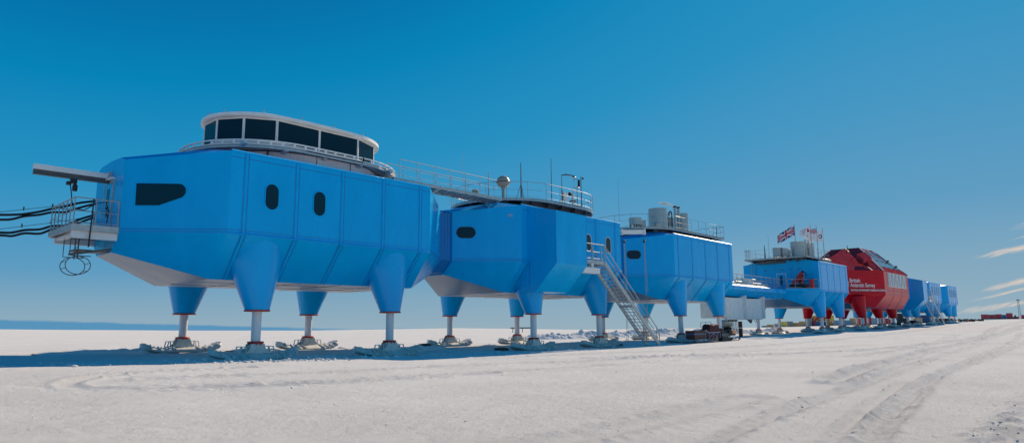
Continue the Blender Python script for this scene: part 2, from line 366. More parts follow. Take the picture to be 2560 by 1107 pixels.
SEC_BODY = dict(R0=(0, 10.30), R1=(2.7, 10.20), E=(4.77, 9.75), K=(4.77, 6.10), F=(3.20, 4.27))
SEC_NOSE = dict(R0=(0, 9.52), R1=(1.35, 9.46), E=(1.85, 9.28), K=(1.85, 6.15), F=(1.02, 5.37))
def loop(sec, x, yc=YC):
    o = sec; pts = [(-o['E'][0], o['E'][1]), (-o['R1'][0], o['R1'][1]), (0, o['R0'][1]), (o['R1'][0], o['R1'][1]), (o['E'][0], o['E'][1]), (o['K'][0], o['K'][1]), (o['F'][0], o['F'][1]), (-o['F'][0], o['F'][1]), (-o['K'][0], o['K'][1])]
    return [(x, yc+y, z) for y, z in pts]
def module(label, X0, L=11.17, N=3.27, left='nose', right='nose', zring=2.94, dz=0., legs=True, name='station_module', blue='blue', group='blue station modules', lx=(1.85, 9.13), backlegs=True, nk=5, first=.69, pitch=2.446, bellows=0):
    t = thing(name, label, 'station module', (X0+L/2, YC, G(X0+L/2, YC)), group)
    secs = []
    if left == 'nose': secs.append(('n', loop(SEC_NOSE, X0-N)))
    secs.append(('b', loop(SEC_BODY, X0))); secs.append(('b', loop(SEC_BODY, X0+L)))
    if right == 'nose': secs.append(('n', loop(SEC_NOSE, X0+L+N)))
    w = B(); r = B(); u = B(); nu = B()
    for (ka, a), (kb, b) in zip(secs[:-1], secs[1:]):
        bb = ka == 'b' and kb == 'b'
        for i, dest in ((8, w), (4, w), (7, w), (5, w), (0, r), (1, r), (2, r), (3, r), (6, u if bb else None)):
            j = (i+1) % 9
            if dest is None: q = B(); q.poly([a[i], a[j], b[j], b[i]]); q.build('nose_underside', 'noseunder', t, fix=False)
            else: dest.add([a[i], a[j], b[j], b[i]], [(0, 1, 2, 3)])
    if left == 'nose': w.poly(secs[0][1])
    else:
        a = loop(SEC_BODY, X0); kz = 6.42
        w.poly([a[0], a[1], a[2], a[3], a[4], (X0, a[5][1], kz), (X0, a[8][1], kz)])
        xn = X0-N; nb = loop(SEC_NOSE, xn)
        K0, K1 = (X0, YC-4.77, kz), (X0, YC+4.77, kz); n0, n1 = (xn, YC-1.85, kz), (xn, YC+1.85, kz)
        nf0, nf1 = nb[7], nb[6]; f0, f1 = a[7], a[6]; k0, k1 = a[8], a[5]; nk0, nk1 = nb[8], nb[5]
        for q in ((K0, n0, nk0, k0), (K1, n1, nk1, k1), (k0, nk0, nf0, f0), (k1, nk1, nf1, f1), (n0, n1, nk1, nf1, nf0, nk0)): w.poly(q)
        q = B(); q.poly([f0, nf0, nf1, f1]); q.build('nose_underside', 'noseunder', t, fix=False); d = B(); d.prism([K0, n0, n1, K1], (0, 0, .03)); d.build('terrace_deck', 'galv', t)
    if right == 'nose': w.poly(secs[-1][1])
    else: w.poly(secs[-1][1])
    w.build('hull', blue, t, fix=False); r.build('roof', 'roofblue' if blue == 'blue' else 'redroof', t, fix=False)
    # floor plates with joints
    u.build('underside', 'under', t, fix=False)
    j = B()
    for k in range(1, 5): xx = X0+L*k/5; j.box(xx-.015, xx+.015, YC-3.15, YC+3.15, 4.255, 4.268)
    for yy in (-1.1, 1.1): j.box(X0, X0+L, YC+yy-.015, YC+yy+.015, 4.255, 4.2675)
    j.build('underside_joints', 'darksteel', t)
    # panel gaskets: dark lines either side of a raised band
    s = B(); gm, bm_ = ('bluegasket', 'blueband') if blue == 'blue' else ('redgasket', 'redgasket')
    for sg in (-1,):
        y0 = YC+sg*4.77
        for k in range(nk):
            xx = X0+first+pitch*k; s2 = B()
            for dx in (-.10, .10):
                s.obox((xx+dx, y0, 6.12), (1, 0, 0), (0, 0, 1), (0, sg, 0), (-.016, .016), (0, 3.60), (-.01, .006))
                s.bar((xx+dx, y0+sg*.006, 6.08), (xx+dx, YC+sg*3.206, 4.275), .032, .012, (0, sg, -1))
            s2.obox((xx, y0, 6.12), (1, 0, 0), (0, 0, 1), (0, sg, 0), (-.05, .05), (0, 3.62), (-.01, .022))
            s2.bar((xx, y0+sg*.01, 6.08), (xx, YC+sg*3.21, 4.28), .10, .03, (0, sg, -1))
            for zz in (6.26, 9.42):
                s2.obox((xx, y0, zz), (1, 0, 0), (0, 0, 1), (0, sg, 0), (-.13, -.10), (-.015, .015), (0, .03))
            s2.build('panel_band', bm_, t)
        for zz, hh in ((6.19, .02), (6.32, .012), (9.50, .016)):
            s.obox((X0, y0, zz), (1, 0, 0), (0, 0, 1), (0, sg, 0), (.02, L-.02), (-hh, hh), (-.01, .007))
        for end, xb, xn in ((left, X0, X0-N), (right, X0+L, X0+L+N)):
            if end != 'nose': continue
            for zz in (6.19, 6.30): s.bar((xb, y0+sg*.004, zz), (xn, YC+sg*1.854, zz), .02, .028)
    s.build('panel_gaskets', 'bluegasket' if blue == 'blue' else 'redgasket', t)
    # eave trim
    for sg in (-1, 1):
        for nm, z0 in (('eave_trim', 9.73), ('ledge_trim', 6.13)):
            e = B(); pe = [(4.74, z0), (4.86, z0+.02), (4.86, z0+.03), (4.70, z0+.122)]
            e.prism([(X0+.01, YC+sg*y, z) for y, z in pe], (L-.02, 0, 0)); e.build(nm, 'trim' if blue == 'blue' else 'redgasket', t)
    if bellows:
        bl = B(); xr = X0+L+N; n = max(2, int(bellows/.25)); secs_ = []
        for k in range(n*2+1):
            f = .96 if k % 2 else .93; lp_ = loop(SEC_NOSE, xr+.003+k*(bellows-.006)/(2*n)); secs_.append([(x, YC+(y-YC)*f, 7.6+(z-7.6)*f) for x, y, z in lp_])
        bl.loft(secs_)
        bl.build('bellows', 'bluegasket', t)
    if legs:
        for xl in lx:
            for sd in (-1, 1):
                leg(t, X0+xl, YC+sd*4.05, sd, zring, blue)
    return t

def stadium(xa, xb, r, n=24, yc=YC):
    P = [(xb+r*math.cos(t), yc+r*math.sin(t)) for t in np.linspace(-PI/2, PI/2, n)] + [(xa+r*math.cos(t), yc+r*math.sin(t)) for t in np.linspace(PI/2, 3*PI/2, n)]
    return P
def resample(P, step, closed=True):
    Q = P+[P[0]] if closed else P; out = []; acc = 0; out.append(Q[0])
    for a, b in zip(Q[:-1], Q[1:]):
        L = math.dist(a, b)
        if L < 1e-6: continue
        s = step-acc
        while s <= L: out.append((a[0]+(b[0]-a[0])*s/L, a[1]+(b[1]-a[1])*s/L)); s += step
        acc = (acc+L) % step
    return out
def railing(name, parent, P, z, h=1.1, closed=True, step=1.35, r=.017, toe=True, m='rail', mid=True, step_pts=None):
    b = B(); n = len(P)
    pts = [(x, y, z+h) for x, y in P]; b.tube(pts, r*1.15, 6, closed=closed)
    if mid: b.tube([(x, y, z+h*.52) for x, y in P], r*.65, 5, closed=closed)
    if toe: b.tube([(x, y, z+.12) for x, y in P], r*.65, 5, closed=closed)
    for x, y in (step_pts or resample(P, step, closed)): b.tube([(x, y, z-.10), (x, y, z+h)], r, 6)
    return b.build(name, m, parent, smooth=True)
def scan(P, ax, v):
    out = []
    for a, c in zip(P, P[1:]+P[:1]):
        if (a[ax]-v)*(c[ax]-v) <= 0 and abs(a[ax]-c[ax]) > 1e-9:
            t = (v-a[ax])/(c[ax]-a[ax]); out.append(a[1-ax]+(c[1-ax]-a[1-ax])*t)
    return out
def roof_deck(parent, P, z, th=.16, beams=True, rail=True, name='roof_deck', supports=True, open_rail=None):
    b = B(); b.prism([(x, y, z-.045) for x, y in P], (0, 0, .04))
    d = b.build(name, 'galv', parent)
    e = B(); N = len(P)
    ou = [(x, y) for x, y in P]; cx = sum(p[0] for p in P)/N; cy = YC
    inn = [(x+(cx-x)*.02, y+(cy-y)*.02) for x, y in P]
    e.loft([[(x, y, z-th) for x, y in ou], [(x, y, z+.02) for x, y in ou], [(x, y, z+.02) for x, y in inn], [(x, y, z-th) for x, y in inn], [(x, y, z-th) for x, y in ou]], caps=False)
    e.build('deck_rim', 'galv', d)
    if beams:
        u = B(); ys = [p[1] for p in P]; xs = [p[0] for p in P]
        for yy in np.linspace(min(ys)+.9, max(ys)-.9, 5):
            hit = scan(P, 1, yy)
            u.box(min(hit)+.3, max(hit)-.3, yy-.06, yy+.06, z-.42, z-.05)
        for xx in np.arange(min(xs)+1.3, max(xs)-.8, 1.5):
            hit = scan(P, 0, xx)
            u.box(xx-.05, xx+.05, min(hit)+.45, max(hit)-.45, z-.30, z-.055)
        u.build('deck_beams', 'darksteel', d)
    if supports:
        for xx in (-3.2, 0, 3.2):
            s = B(); s.box(cx+xx-.15, cx+xx+.15, YC-2.55, YC-2.25, 9.9, z-.3); s.build('deck_support', 'darksteel', d)
        s = B(); s.lathe((cx-1.6, YC+1, 9.8), [(2.3, 0), (2.3, z-9.8-.3)], 32); s.build('roof_drum', 'darksteel', d)
    return d

# ---- first module with observation lounge
m0 = module('first blue module with the glazed observation lounge on its roof', 12.26, bellows=1.0)
for cx in (14.18, 16.58): window(m0, (cx, YC-4.77, 7.96), (1, 0, 0), (0, -1, 0), capsule(.62, 1.16), 'blueband')
ud = Vector((-3.27, 2.92, 0)).normalized(); nd = Vector((-2.92, -3.27, 0)).normalized()
def poly_round(P): return P
ol = [(3.84, 8.25), (3.82, 7.30), (2.88, 7.30), (2.03, 7.62)]
ol += [(2.11+.32*math.cos(t), 7.93+.32*math.sin(t)) for t in np.linspace(-PI*.62, -PI*1.5, 10)]
ol = [(1.0*a, b-7.8) for a, b in ol]
window(m0, (12.26, YC-4.77, 7.8), ud, nd, ol, 'blueband', .04)
# observation lounge
def mirror(P): return P + [(x, -y) for x, y in reversed(P)]
half = [(13.22, -.72), (14.02, -1.90), (15.35, -2.65), (20.05, -2.65), (21.62, -1.90), (22.45, -.70)]
lp = [(x, YC+y) for x, y in mirror(half)]
def grow(P, d):
    c = (17.8, YC); out = []
    for x, y in P:
        v = Vector((x-c[0], y-c[1])); v.normalize(); out.append((x+v.x*d, y+v.y*d))
    return out
b = B(); b.prism([(x, y, 9.7) for x, y in lp], (0, 0, 1.42)); lounge = b.build('observation_lounge', 'cladding', m0)
b = B(); b.prism([(x, y, 9.7) for x, y in stadium(16.95, 18.55, 3.75, 40)], (0, 0, .80)); drum_ = b.build('lounge_base', 'cladding', lounge, smooth=True, angle=30)
b = B()
for i, (a, c) in enumerate([]):
    k = 2 if math.dist(a, c) > 3 else 1
    for q in range(k+1 if k == 2 else 1):
        t = q/k; x = a[0]+(c[0]-a[0])*t; y = a[1]+(c[1]-a[1])*t
        if q == k and k == 2: continue
        b.box(x-.035, x+.035, y-.035, y+.035, 10.62, 11.1)
for xx in (14.7, 16.95, 18.9):
    b = B(); b.box(xx-.012, xx+.012, YC-3.765-(0 if xx > 16 else -.75), YC-3.2, 9.75, 10.48); b.build('cladding_joint', 'darksteel', lounge)
gidx = 0
fr = B()
for a, c in zip(lp, lp[1:]+lp[:1]):
    L = math.dist(a, c); k = 2 if L > 3 else 1; d = Vector((c[0]-a[0], c[1]-a[1], 0)).normalized(); n = Vector((d.y, -d.x, 0))
    mid = Vector(((a[0]+c[0])/2-17.8, (a[1]+c[1])/2-YC, 0))
    if n.dot(mid) < 0: n = -n
    for q in range(k):
        g = B(); g.obox((a[0], a[1], 11.12), d, (0, 0, 1), n, (L*q/k+.05, L*(q+1)/k-.05), (0, 1.16), (-.04, .0)); g.build('window', 'tintglass', lounge)
        g = fr; s0, s1 = L*q/k, L*(q+1)/k
        for (u0, u1) in ((s0+.0, s0+.055), (s1-.055, s1-.0)): g.obox((a[0], a[1], 11.12), d, (0, 0, 1), n, (u0, u1), (0, 1.2), (-.06, .03))
        g.obox((a[0], a[1], 11.12), d, (0, 0, 1), n, (s0+.055, s1-.055), (1.13, 1.2), (-.06, .028)); g.obox((a[0], a[1], 11.12), d, (0, 0, 1), n, (s0+.055, s1-.055), (0, .05), (-.06, .028))
fr.build('window_frame', 'white', lounge)
def smooth_ring(P, n=3):
    P = list(P)
    for _ in range(n):
        Q = []
        for a, c in zip(P, P[1:]+P[:1]): Q += [(a[0]*.75+c[0]*.25, a[1]*.75+c[1]*.25), (a[0]*.25+c[0]*.75, a[1]*.25+c[1]*.75)]
        P = Q
    return P
rr = smooth_ring(grow(lp, .30), 3)
b = B(); rin = grow(rr, -.35)
b.loft([[(x, y, 12.30) for x, y in grow(rr, -.12)], [(x, y, 12.36) for x, y in rr], [(x, y, 12.52) for x, y in rr], [(x, y, 12.62) for x, y in rin]])
b.build('lounge_roof', 'white', lounge, smooth=True, angle=35)
b = B()
for x, y in resample(rr, 1.9): b.box(x-.03, x+.03, y-.03, y+.03, 12.6-.02, 12.66)
b.build('roof_lugs', 'galv', lounge)
dk = stadium(16.2, 19.4, 4.15)
d0 = roof_deck(m0, dk, 10.60, supports=False, beams=False, th=.13)
b = B()
for i in range(len(dk)):   # low slotted kick plate round the deck
    pass
din = grow(dk, -.06)
for z0, z1 in ((10.60, 10.66), (10.80, 10.86)):
    b.loft([[(x, y, z0) for x, y in dk], [(x, y, z1) for x, y in dk], [(x, y, z1) for x, y in din], [(x, y, z0) for x, y in din], [(x, y, z0) for x, y in dk]], caps=False)
rs = resample(dk, .55)
for x, y in rs:
    v = Vector((x-17.8, y-YC)).normalized(); b.box(x-.05, x+.05, y-.03, y+.03, 10.64, 10.83)
b.build('kick_rail', 'white', d0)
for xx in (13.2, 15.2, 17.3, 19.4, 21.3):
    b = B(); b.prism([(xx-.1, YC-3.6, 10.36), (xx-.1, YC-4.0, 10.42), (xx-.1, YC-4.0, 10.55), (xx-.1, YC-3.6, 10.55)], (.2, 0, 0)); b.build('deck_bracket', 'galv', d0)

# nose door of the first module
def door(parent, x, y0, y1, z0, z1, nx, framem='galv', fill='blueband', slit=True):
    b = B(); xo = x+nx*.03
    b.box(min(x, xo), max(x, xo), y0, y1, z0, z1); d = b.build('door', fill, parent)
    f = B(); w = .05; xq = x+nx*.05; a, c = min(x, xq), max(x, xq)
    f.box(a, c, y0-w, y0, z0, z1+w); f.box(a, c, y1, y1+w, z0, z1+w); f.box(a, c, y0, y1, z1, z1+w)
    f.build('door_frame', framem, d)
    if slit:
        g = B(); ym = (y0+y1)/2; g.box(min(x, x+nx*.045), max(x, x+nx*.045), ym-.13, ym+.17, z0+.55, z1-.25); g.build('door_window', 'glass', d)
    h = B(); h.tube([(x+nx*.05, y0+.12, z0+.8), (x+nx*.12, y0+.12, z0+.85), (x+nx*.12, y0+.12, z0+1.15), (x+nx*.05, y0+.12, z0+1.2)], .018, 6); h.build('handle', 'rail', d)
    return d
door(m0, 8.99, 32.05, 33.15, 6.42, 8.50, -1)
b = B(); b.box(8.80, 8.985, 31.9, 33.0, 8.60, 8.68); b.build('door_lamp', 'white', m0)
# the balcony
b = B(); b.box(7.30, 8.985, 30.85, 34.35, 6.26, 6.32); bal = b.build('balcony', 'galv', m0)
b = B()
for y0, y1 in ((30.83, 30.89), (34.31, 34.37)): b.box(7.30, 8.985, y0, y1, 6.10, 6.36)
b.box(7.27, 7.30, 30.83, 34.37, 6.10, 6.36); b.build('balcony_rim', 'galv', bal)
b = B()
b.box(7.33, 8.985, 30.95, 31.12, 5.80, 6.10); b.box(7.45, 8.985, 34.05, 34.22, 5.84, 6.09)
b.box(7.5, 7.7, 31.12, 34.05, 5.95, 6.08); b.build('support_beam', 'white', bal)
railing('railing', bal, [(8.93, 30.87), (7.33, 30.87), (7.33, 34.33), (8.93, 34.33)], 6.32, 1.12, closed=False, step=.62, r=.024,
        step_pts=[(8.93, 30.87), (8.1, 30.87), (7.33, 30.87), (7.33, 31.45), (7.33, 32.0), (7.33, 32.6), (7.33, 33.2), (7.33, 33.8), (7.33, 34.33), (8.93, 34.33)])
b = B()
b.box(7.75, 8.985, 32.0, 32.9, 5.40, 5.46); b.bar((7.55, 32.1, 5.22), (8.985, 31.7, 5.50), .18, .08)
for yy in (32.35, 32.85): b.tube([(7.95, yy, 6.2), (7.95, yy, 5.1)], .025, 6)
for zz in np.arange(5.15, 6.2, .22): b.tube([(7.95, 32.35, zz), (7.95, 32.85, zz)], .018, 5)
for yy in (32.2, 33.2): b.tube([(7.62, yy, 6.1), (7.62, yy, 5.2), (8.4, yy, 5.2)], .02, 5)
for yy in (32.15, 32.95):
    b.tube([(7.95+.46*math.cos(t), yy, 4.80+.38*math.sin(t)) for t in np.linspace(0, 2*PI, 28)[:-1]], .018, 5, closed=True)
for t in (-.6, .3, 3.5, 2.75, -1.6, 1.2): b.tube([(7.95+.46*math.cos(t), 32.15, 4.80+.38*math.sin(t)), (7.95+.46*math.cos(t), 32.95, 4.80+.38*math.sin(t))], .016, 5)
b.build('caged_ladder', 'darksteel', bal)
b = B(); b.tube([(7.98, 30.84, 7.45), (7.93, 30.84, 5.45)], .03, 6); b.build('strap', 'black', bal)
# gantry beam above the balcony
b = B(); b.box(6.15, 8.985, 32.50, 32.70, 8.70, 8.92); gb = b.build('gantry_beam', 'white', m0)
b = B(); b.box(6.15, 8.985, 32.58, 32.62, 8.52, 8.699); b.box(6.15, 8.98, 32.50, 32.70, 8.49, 8.52); b.build('beam_web', 'darksteel', gb)
b = B(); b.box(8.86, 8.985, 32.40, 32.80, 8.62, 9.0); b.build('beam_bracket', 'galv', gb)
tr = B(); tr.box(7.50, 7.72, 32.48, 32.72, 8.30, 8.49); tr.box(7.36, 7.52, 32.5, 32.7, 8.22, 8.36); tr.lathe((7.68, 32.6, 7.98), [(.08, 0), (.10, .05), (.10, .24), (.06, .3)], 12)
trolley = tr.build('hoist_trolley', 'black', gb)
b = B(); b.tube([(7.5, 32.6, 8.25), (7.55, 32.6, 8.0), (7.60, 32.5, 7.5), (7.62, 32.3, 7.2), (7.85, 31.6, 7.05), (8.2, 31.2, 7.35), (8.5, 31.1, 7.4), (8.6, 31.0, 7.0), (8.55, 31.0, 6.5)], .022, 6); b.build('hoist_cable', 'black', gb)

# roof walkway joining the first two modules
b = B(); b.box(21.8, 30.4, 29.05, 30.35, 10.22, 10.28); wk = b.build('roof_walkway', 'galv', m0)
b = B()
for yy in (29.03, 30.33): b.box(21.8, 30.4, yy, yy+.05, 10.10, 10.30)
for xx in np.arange(22.2, 30.3, .9): b.bar((xx, 29.1, 10.12), (xx+.7, 30.3, 10.12), .06, .08); b.box(xx, xx+.06, 29.1, 30.3, 10.12, 10.2)
b.bar((25.2, 29.2, 10.1), (24.4, 29.5, 9.55), .09, .09); b.box(22.4, 22.6, 29.3, 30.1, 9.95, 10.1)
b.build('walkway_frame', 'galv', wk)
railing('railing', wk, [(22.2, 29.06), (30.0, 29.06)], 10.28, 1.1, closed=False, step=1.25, toe=False)
railing('railing', wk, [(22.2, 30.34), (29.6, 30.34)], 10.28, 1.1, closed=False, step=1.25, toe=False)

# ---- second module: entrance bay and round roof deck
X1 = 30.98
m1 = module('second blue module with the square entrance bay and round instrument deck', X1, bellows=1.53)
window(m1, Vector((X1, YC-4.77, 7.97))+ud*3.52, ud, nd, capsule(1.12, .64))
b = B(); c0 = Vector((X1, YC-4.77, 9.09))+ud*.72
for i in (-1, 1): b.obox(c0, ud, (0, 0, 1), nd, (i*.02 if i > 0 else -.15, .15 if i > 0 else -.02), (-.11, .11), (.0, .02))
b.build('wall_plate', 'paleblue', m1)
for cx in (38.05, 40.5): window(m1, (cx, YC-4.77, 7.96), (1, 0, 0), (0, -1, 0), capsule(.62, 1.16), 'white', .04, gl='reflglass')
def bay(parent, xa, xb):
    y0, yw = YC-6.98, YC-4.0
    pr = [(y0, 5.94), (y0, 9.20), (YC-4.77, 9.72), (yw, 9.85), (yw, 4.275), (YC-5.27, 4.275)]
    b = B(); b.prism([(xa, y, z) for y, z in pr], (xb-xa, 0, 0)); o = b.build('entrance_bay', 'blue', parent)
    g = B(); g.box(xa-.008, xa, YC-4.79, YC-4.75, 4.3, 9.7)
    for xx in (xa, xb): g.box(xx-.012, xx+.012, y0-.008, y0+.01, 5.95, 9.19)
    g.build('panel_gaskets', 'bluegasket', o)
    g = B(); g.bar((xa, y0, 9.215), (xb, y0, 9.215), .08, .04); g.bar((xa, y0, 9.22), (xa, YC-4.77, 9.745), .06, .04); g.build('eave_trim', 'blueband', o)
    g = B(); g.box(xb, xb+.03, YC-6.3, YC-5.3, 6.45, 8.45); g.build('door', 'blueband', o)
    return o
bay(m1, 31.70, 34.86)
dk1 = stadium(34.9, 38.2, 4.20)
d1 = roof_deck(m1, dk1, 10.60)
railing('railing', d1, dk1, 10.60, 1.12, step=1.45)

# ---- third module
X2 = 50.23
m2 = module('third blue module with steel tanks and twin flues on its roof', X2)
window(m2, Vector((X2, YC-4.77, 7.97))+ud*3.5, ud, nd, capsule(1.12, .64))
P = [(61.2, YC-4.15), (61.2, YC+4.15)] + [(51.9+4.15*math.cos(t), YC+4.15*math.sin(t)) for t in np.linspace(PI/2, 3*PI/2, 20)]
d2 = roof_deck(m2, P, 10.42); railing('railing', d2, P, 10.42, 1.12, step=1.45)

# ---- bridge between the third and fourth modules
br = thing('linking_bridge', 'low blue corridor bridge with railings on top, above the grey boxes', 'bridge', (73.5, YC, G(73.5, YC)))
pr = [(-1.25, 6.50), (-1.85, 6.24), (-1.85, 5.80), (-1.15, 5.12), (1.15, 5.12), (1.85, 5.80), (1.85, 6.24), (1.25, 6.50)]
b = B(); b.loft([[(x, YC+y, z) for y, z in pr] for x in (64.68, 82.36)]); b.build('bridge_hull', 'blue', br)
b = B()
for k in range(1, 6): xx = 64.68+17.7*k/6; b.box(xx-.02, xx+.02, YC-1.865, YC-1.845, 5.82, 6.23)
b.build('panel_gaskets', 'bluegasket', br)
b = B(); b.box(64.7, 82.3, YC-1.15, YC+1.15, 6.505, 6.53); b.build('bridge_deck', 'galv', br)
for sg in (-1, 1): railing('railing', br, [(65.0, YC+sg*1.2), (82.2, YC+sg*1.2)], 6.5, 1.08, closed=False, step=1.3, r=.03)
b = B(); b.tube([(68, YC-.6, 6.8), (80, YC-.5, 6.75)], .16, 10); b.tube([(67, YC+.2, 6.75), (79, YC+.3, 6.75)], .12, 10); b.box(73.2, 75.0, YC-.9, YC+.5, 6.53, 7.25); b.box(70.1, 71.0, YC-.7, YC+.2, 6.53, 7.05); b.tube([(76.5, YC-.2, 6.5), (76.5, YC-.2, 7.3), (77.3, YC-.2, 7.3)], .12, 8)
b.build('service_pipes', 'boxgrey', br)

# ---- fourth module (flat end with door, terrace and crane)
X3 = 85.66
m3 = module('fourth blue module with terrace door, red crane and flags', X3, left='flat', N=3.27, bellows=2.1)
door(m3, X3, 31.95, 33.05, 6.46, 8.45, -1, 'white')
b = B(); b.box(X3-.05, X3, 32.6, 33.6, 9.0, 9.02)
for yy in (30.2, 31.2, 32.3, 34.5): b.box(X3-.12, X3, yy-.07, yy+.07, 8.9, 9.0)
b.build('wall_lamps', 'darksteel', m3)
P = [(84.2, YC-3.95), (93.0, YC-3.95), (93.0, YC+3.95), (84.2, YC+3.95)]
d3 = roof_deck(m3, P, 10.42); railing('railing', d3, P, 10.42, 1.12, step=1.35)
b = B()
b.tube([(84.1, YC+3.5+.35*math.cos(t), 11.5+.0*t) for t in np.linspace(0, 2*PI, 14)], .02, 5)
for t in np.linspace(0, 2*PI, 7)[:-1]: b.tube([(84.05+.3*math.cos(t), YC+3.4+.3*math.sin(t), 10.5), (84.05+.3*math.cos(t), YC+3.4+.3*math.sin(t), 11.7)], .02, 5)
for yy in (YC+3.2, YC+3.6): b.tube([(85.4, yy, 6.5), (85.4, yy, 10.4)], .02, 5)
for zz in np.arange(6.7, 10.4, .3): b.tube([(85.4, YC+3.2, zz), (85.4, YC+3.6, zz)], .015, 5)
b.build('ladder', 'rail', m3)
railing('railing', m3, [(85.6, YC-4.65), (82.6, YC-2.0)], 6.45, 1.1, closed=False, step=1.0, r=.03)
railing('railing', m3, [(82.6, YC-1.9), (82.5, YC+1.8)], 6.45, 1.1, closed=False, step=1.2, r=.03)
# round duct at the end of the fourth roof
b = B(); b.lathe((96.0, YC-1.2, 0), [(1.7, 9.6), (1.9, 10.1), (1.95, 10.6), (1.6, 10.9), (.4, 11.0)], 28); b.build('round_roof_duct', 'darksteel', m3, smooth=True, angle=40)

# ---- modules beyond the red one
m5 = module('fifth blue module, behind the red one, with an entrance bay and steep stair', 129.2, L=10.4, N=3.1, lx=(1.7, 8.4), zring=3.2, pitch=2.27, first=.66)
bay(m5, 129.9, 133.1)
m6 = module('sixth blue module with slit windows, second from the far end', 146.5, L=10.0, N=3.0, lx=(2.2, 8.0), zring=3.35, pitch=2.18, first=.64)
m7 = module('farthest blue module with slit windows at the end of the row', 163.4, L=9.6, N=3.0, lx=(2.7, 8.3), zring=3.5, pitch=2.1, first=.6)
for mm, x0, L in ((m6, 146.5, 10.0), (m7, 163.4, 9.6)):
    for k in range(4):
        window(mm, (x0+L*(.20+.2*k), YC-4.77, 8.2), (1, 0, 0), (0, -1, 0), [(.11, .8), (-.11, .8), (-.11, -.8), (.11, -.8)], 'darksteel', .03)
# ------------------------------------------------------------------ the big red module
mr = thing('station_module', 'large red module with white lettering and sloping glazed roof', 'station module', (114, YC, G(114, YC)))
def rl(x, he, hk, hf, ze=9.8, zk=6.25, zf=4.3): return [(x, YC-he, ze), (x, YC+he, ze), (x, YC+hk, zk), (x, YC+hf, zf), (x, YC-hf, zf), (x, YC-hk, zk)]
nl = rl(102.3, 2.1, 2.1, 1.2, 9.75, 6.3, 5.4); bl_ = rl(109.5, 6.15, 6.15, 5.0); brr = rl(123.7, 6.15, 6.15, 5.0); nr = rl(126.1, 2.6, 2.6, 1.6, 9.75, 6.3, 5.2)
bl_[3] = (107.6, YC+5.0, 4.3); bl_[4] = (107.6, YC-5.0, 4.3)
# floor runs further out below the chamfer so that the first pair of legs meets it
w = B(); u = B()
for a, c, mid in ((nl, bl_, 0), (bl_, brr, 1), (brr, nr, 0)):
    for i in (1, 5, 2, 4): j = (i+1) % 6; w.poly([a[i], a[j], c[j], c[i]])
    u.poly([a[3], a[4], c[4], c[3]])
w.poly(nl); w.poly(nr); w.build('hull', 'red', mr, fix=False); u.build('underside', 'noseunder', mr, fix=False)
A0, A1 = (113.45, YC-2.05, 13.9), (113.45, YC+2.05, 13.9); Cc = (113.45, YC, 13.9)
Z0, Z1 = (119.7, YC-2.05, 13.9), (119.7, YC+2.05, 13.9)
r = B()
for sg in (-1, 1):
    A = (113.45, YC+sg*2.05, 13.9); Z = (119.7, YC+sg*2.05, 13.9); E = (109.5, YC+sg*6.15, 9.8); F = (123.7, YC+sg*6.15, 9.8)
    P_ = (107.7, YC+sg*5.13, 9.787); N_ = (102.3, YC+sg*2.1, 9.75); R_ = (126.1, YC+sg*2.6, 9.75)
    r.poly([A, E, P_]); r.poly([A, P_, Cc]); r.poly([Cc, P_, N_]); r.poly([A, Z, F, E]); r.poly([Z, R_, F])
r.poly([Cc, (102.3, YC-2.1, 9.75), (102.3, YC+2.1, 9.75)]); r.poly([A0, Cc, A1, Z1, Z0]); r.poly([Z0, Z1, (126.1, YC+2.6, 9.75), (126.1, YC-2.6, 9.75)])
rf = r.build('roof', 'redroof', mr, fix=False)
t_ = B()
for sg in (-1, 1):
    t2_ = B(); t2_.bar((109.5, YC+sg*6.15, 9.83), (113.45, YC+sg*2.05, 13.93), .26, .12); t2_.build('slope_edge_trim', 'pinktrim', rf); t_.bar((109.5, YC+sg*6.15, 9.81), (123.7, YC+sg*6.15, 9.81), .12, .08); t_.bar((123.7, YC+sg*6.15, 9.83), (119.7, YC+sg*2.05, 13.93), .16, .10)
    t_.bar((107.7, YC+sg*5.13, 9.80), (113.45, YC, 13.93), .12, .08)
t_.build('roof_trim', 'redgasket', rf)
# roof glazing on the side slope: rows of panes
sl = Vector((0, 1, 1)).normalized(); nn = Vector((0, -1, 1)).normalized()
for k in range(4):
    for q in range(3):
        g = B(); u0 = 1.1+q*1.42; xs = 111.4+k*2.75 + .62*(u0-1.0)*.0
        g.obox((xs, YC-6.15, 9.8), (1, 0, 0), sl, nn, (0.62*u0*.6, 2.5+.62*u0*.0), (u0, u0+1.25), (.02, .07)); g.build('roof_window', 'redwindow', rf)
b = B()
for k in range(5): b.bar((111.3+k*2.75, YC-6.15+.6, 9.8+.6+.06), (112.9+k*2.05, YC-6.15+3.9, 9.8+3.9+.06), .07, .06)
b.build('glazing_bars', 'flagwhite', rf)
b = B(); b.lathe((113.6, YC-.3, 13.9), [(.05, 0), (.05, .5)], 6); b.obox((121.3, YC-5.1, 10.9), (1, 0, 0), sl, nn, (0, .25), (0, .25), (0, .4)); b.obox((120.4, YC-4.2, 11.8), (1, 0, 0), sl, nn, (0, .25), (0, .25), (0, .4)); b.build('roof_lugs', 'darksteel', rf)
# hatch on the end slope
b = B(); b.prism([(107.4, YC-4.0, 10.9), (109.9, YC-4.45, 11.3), (111.0, YC-3.3, 12.4), (109.0, YC-2.6, 12.0)], (-.25, -.3, .5)); b.build('roof_hatch', 'redroof', rf)
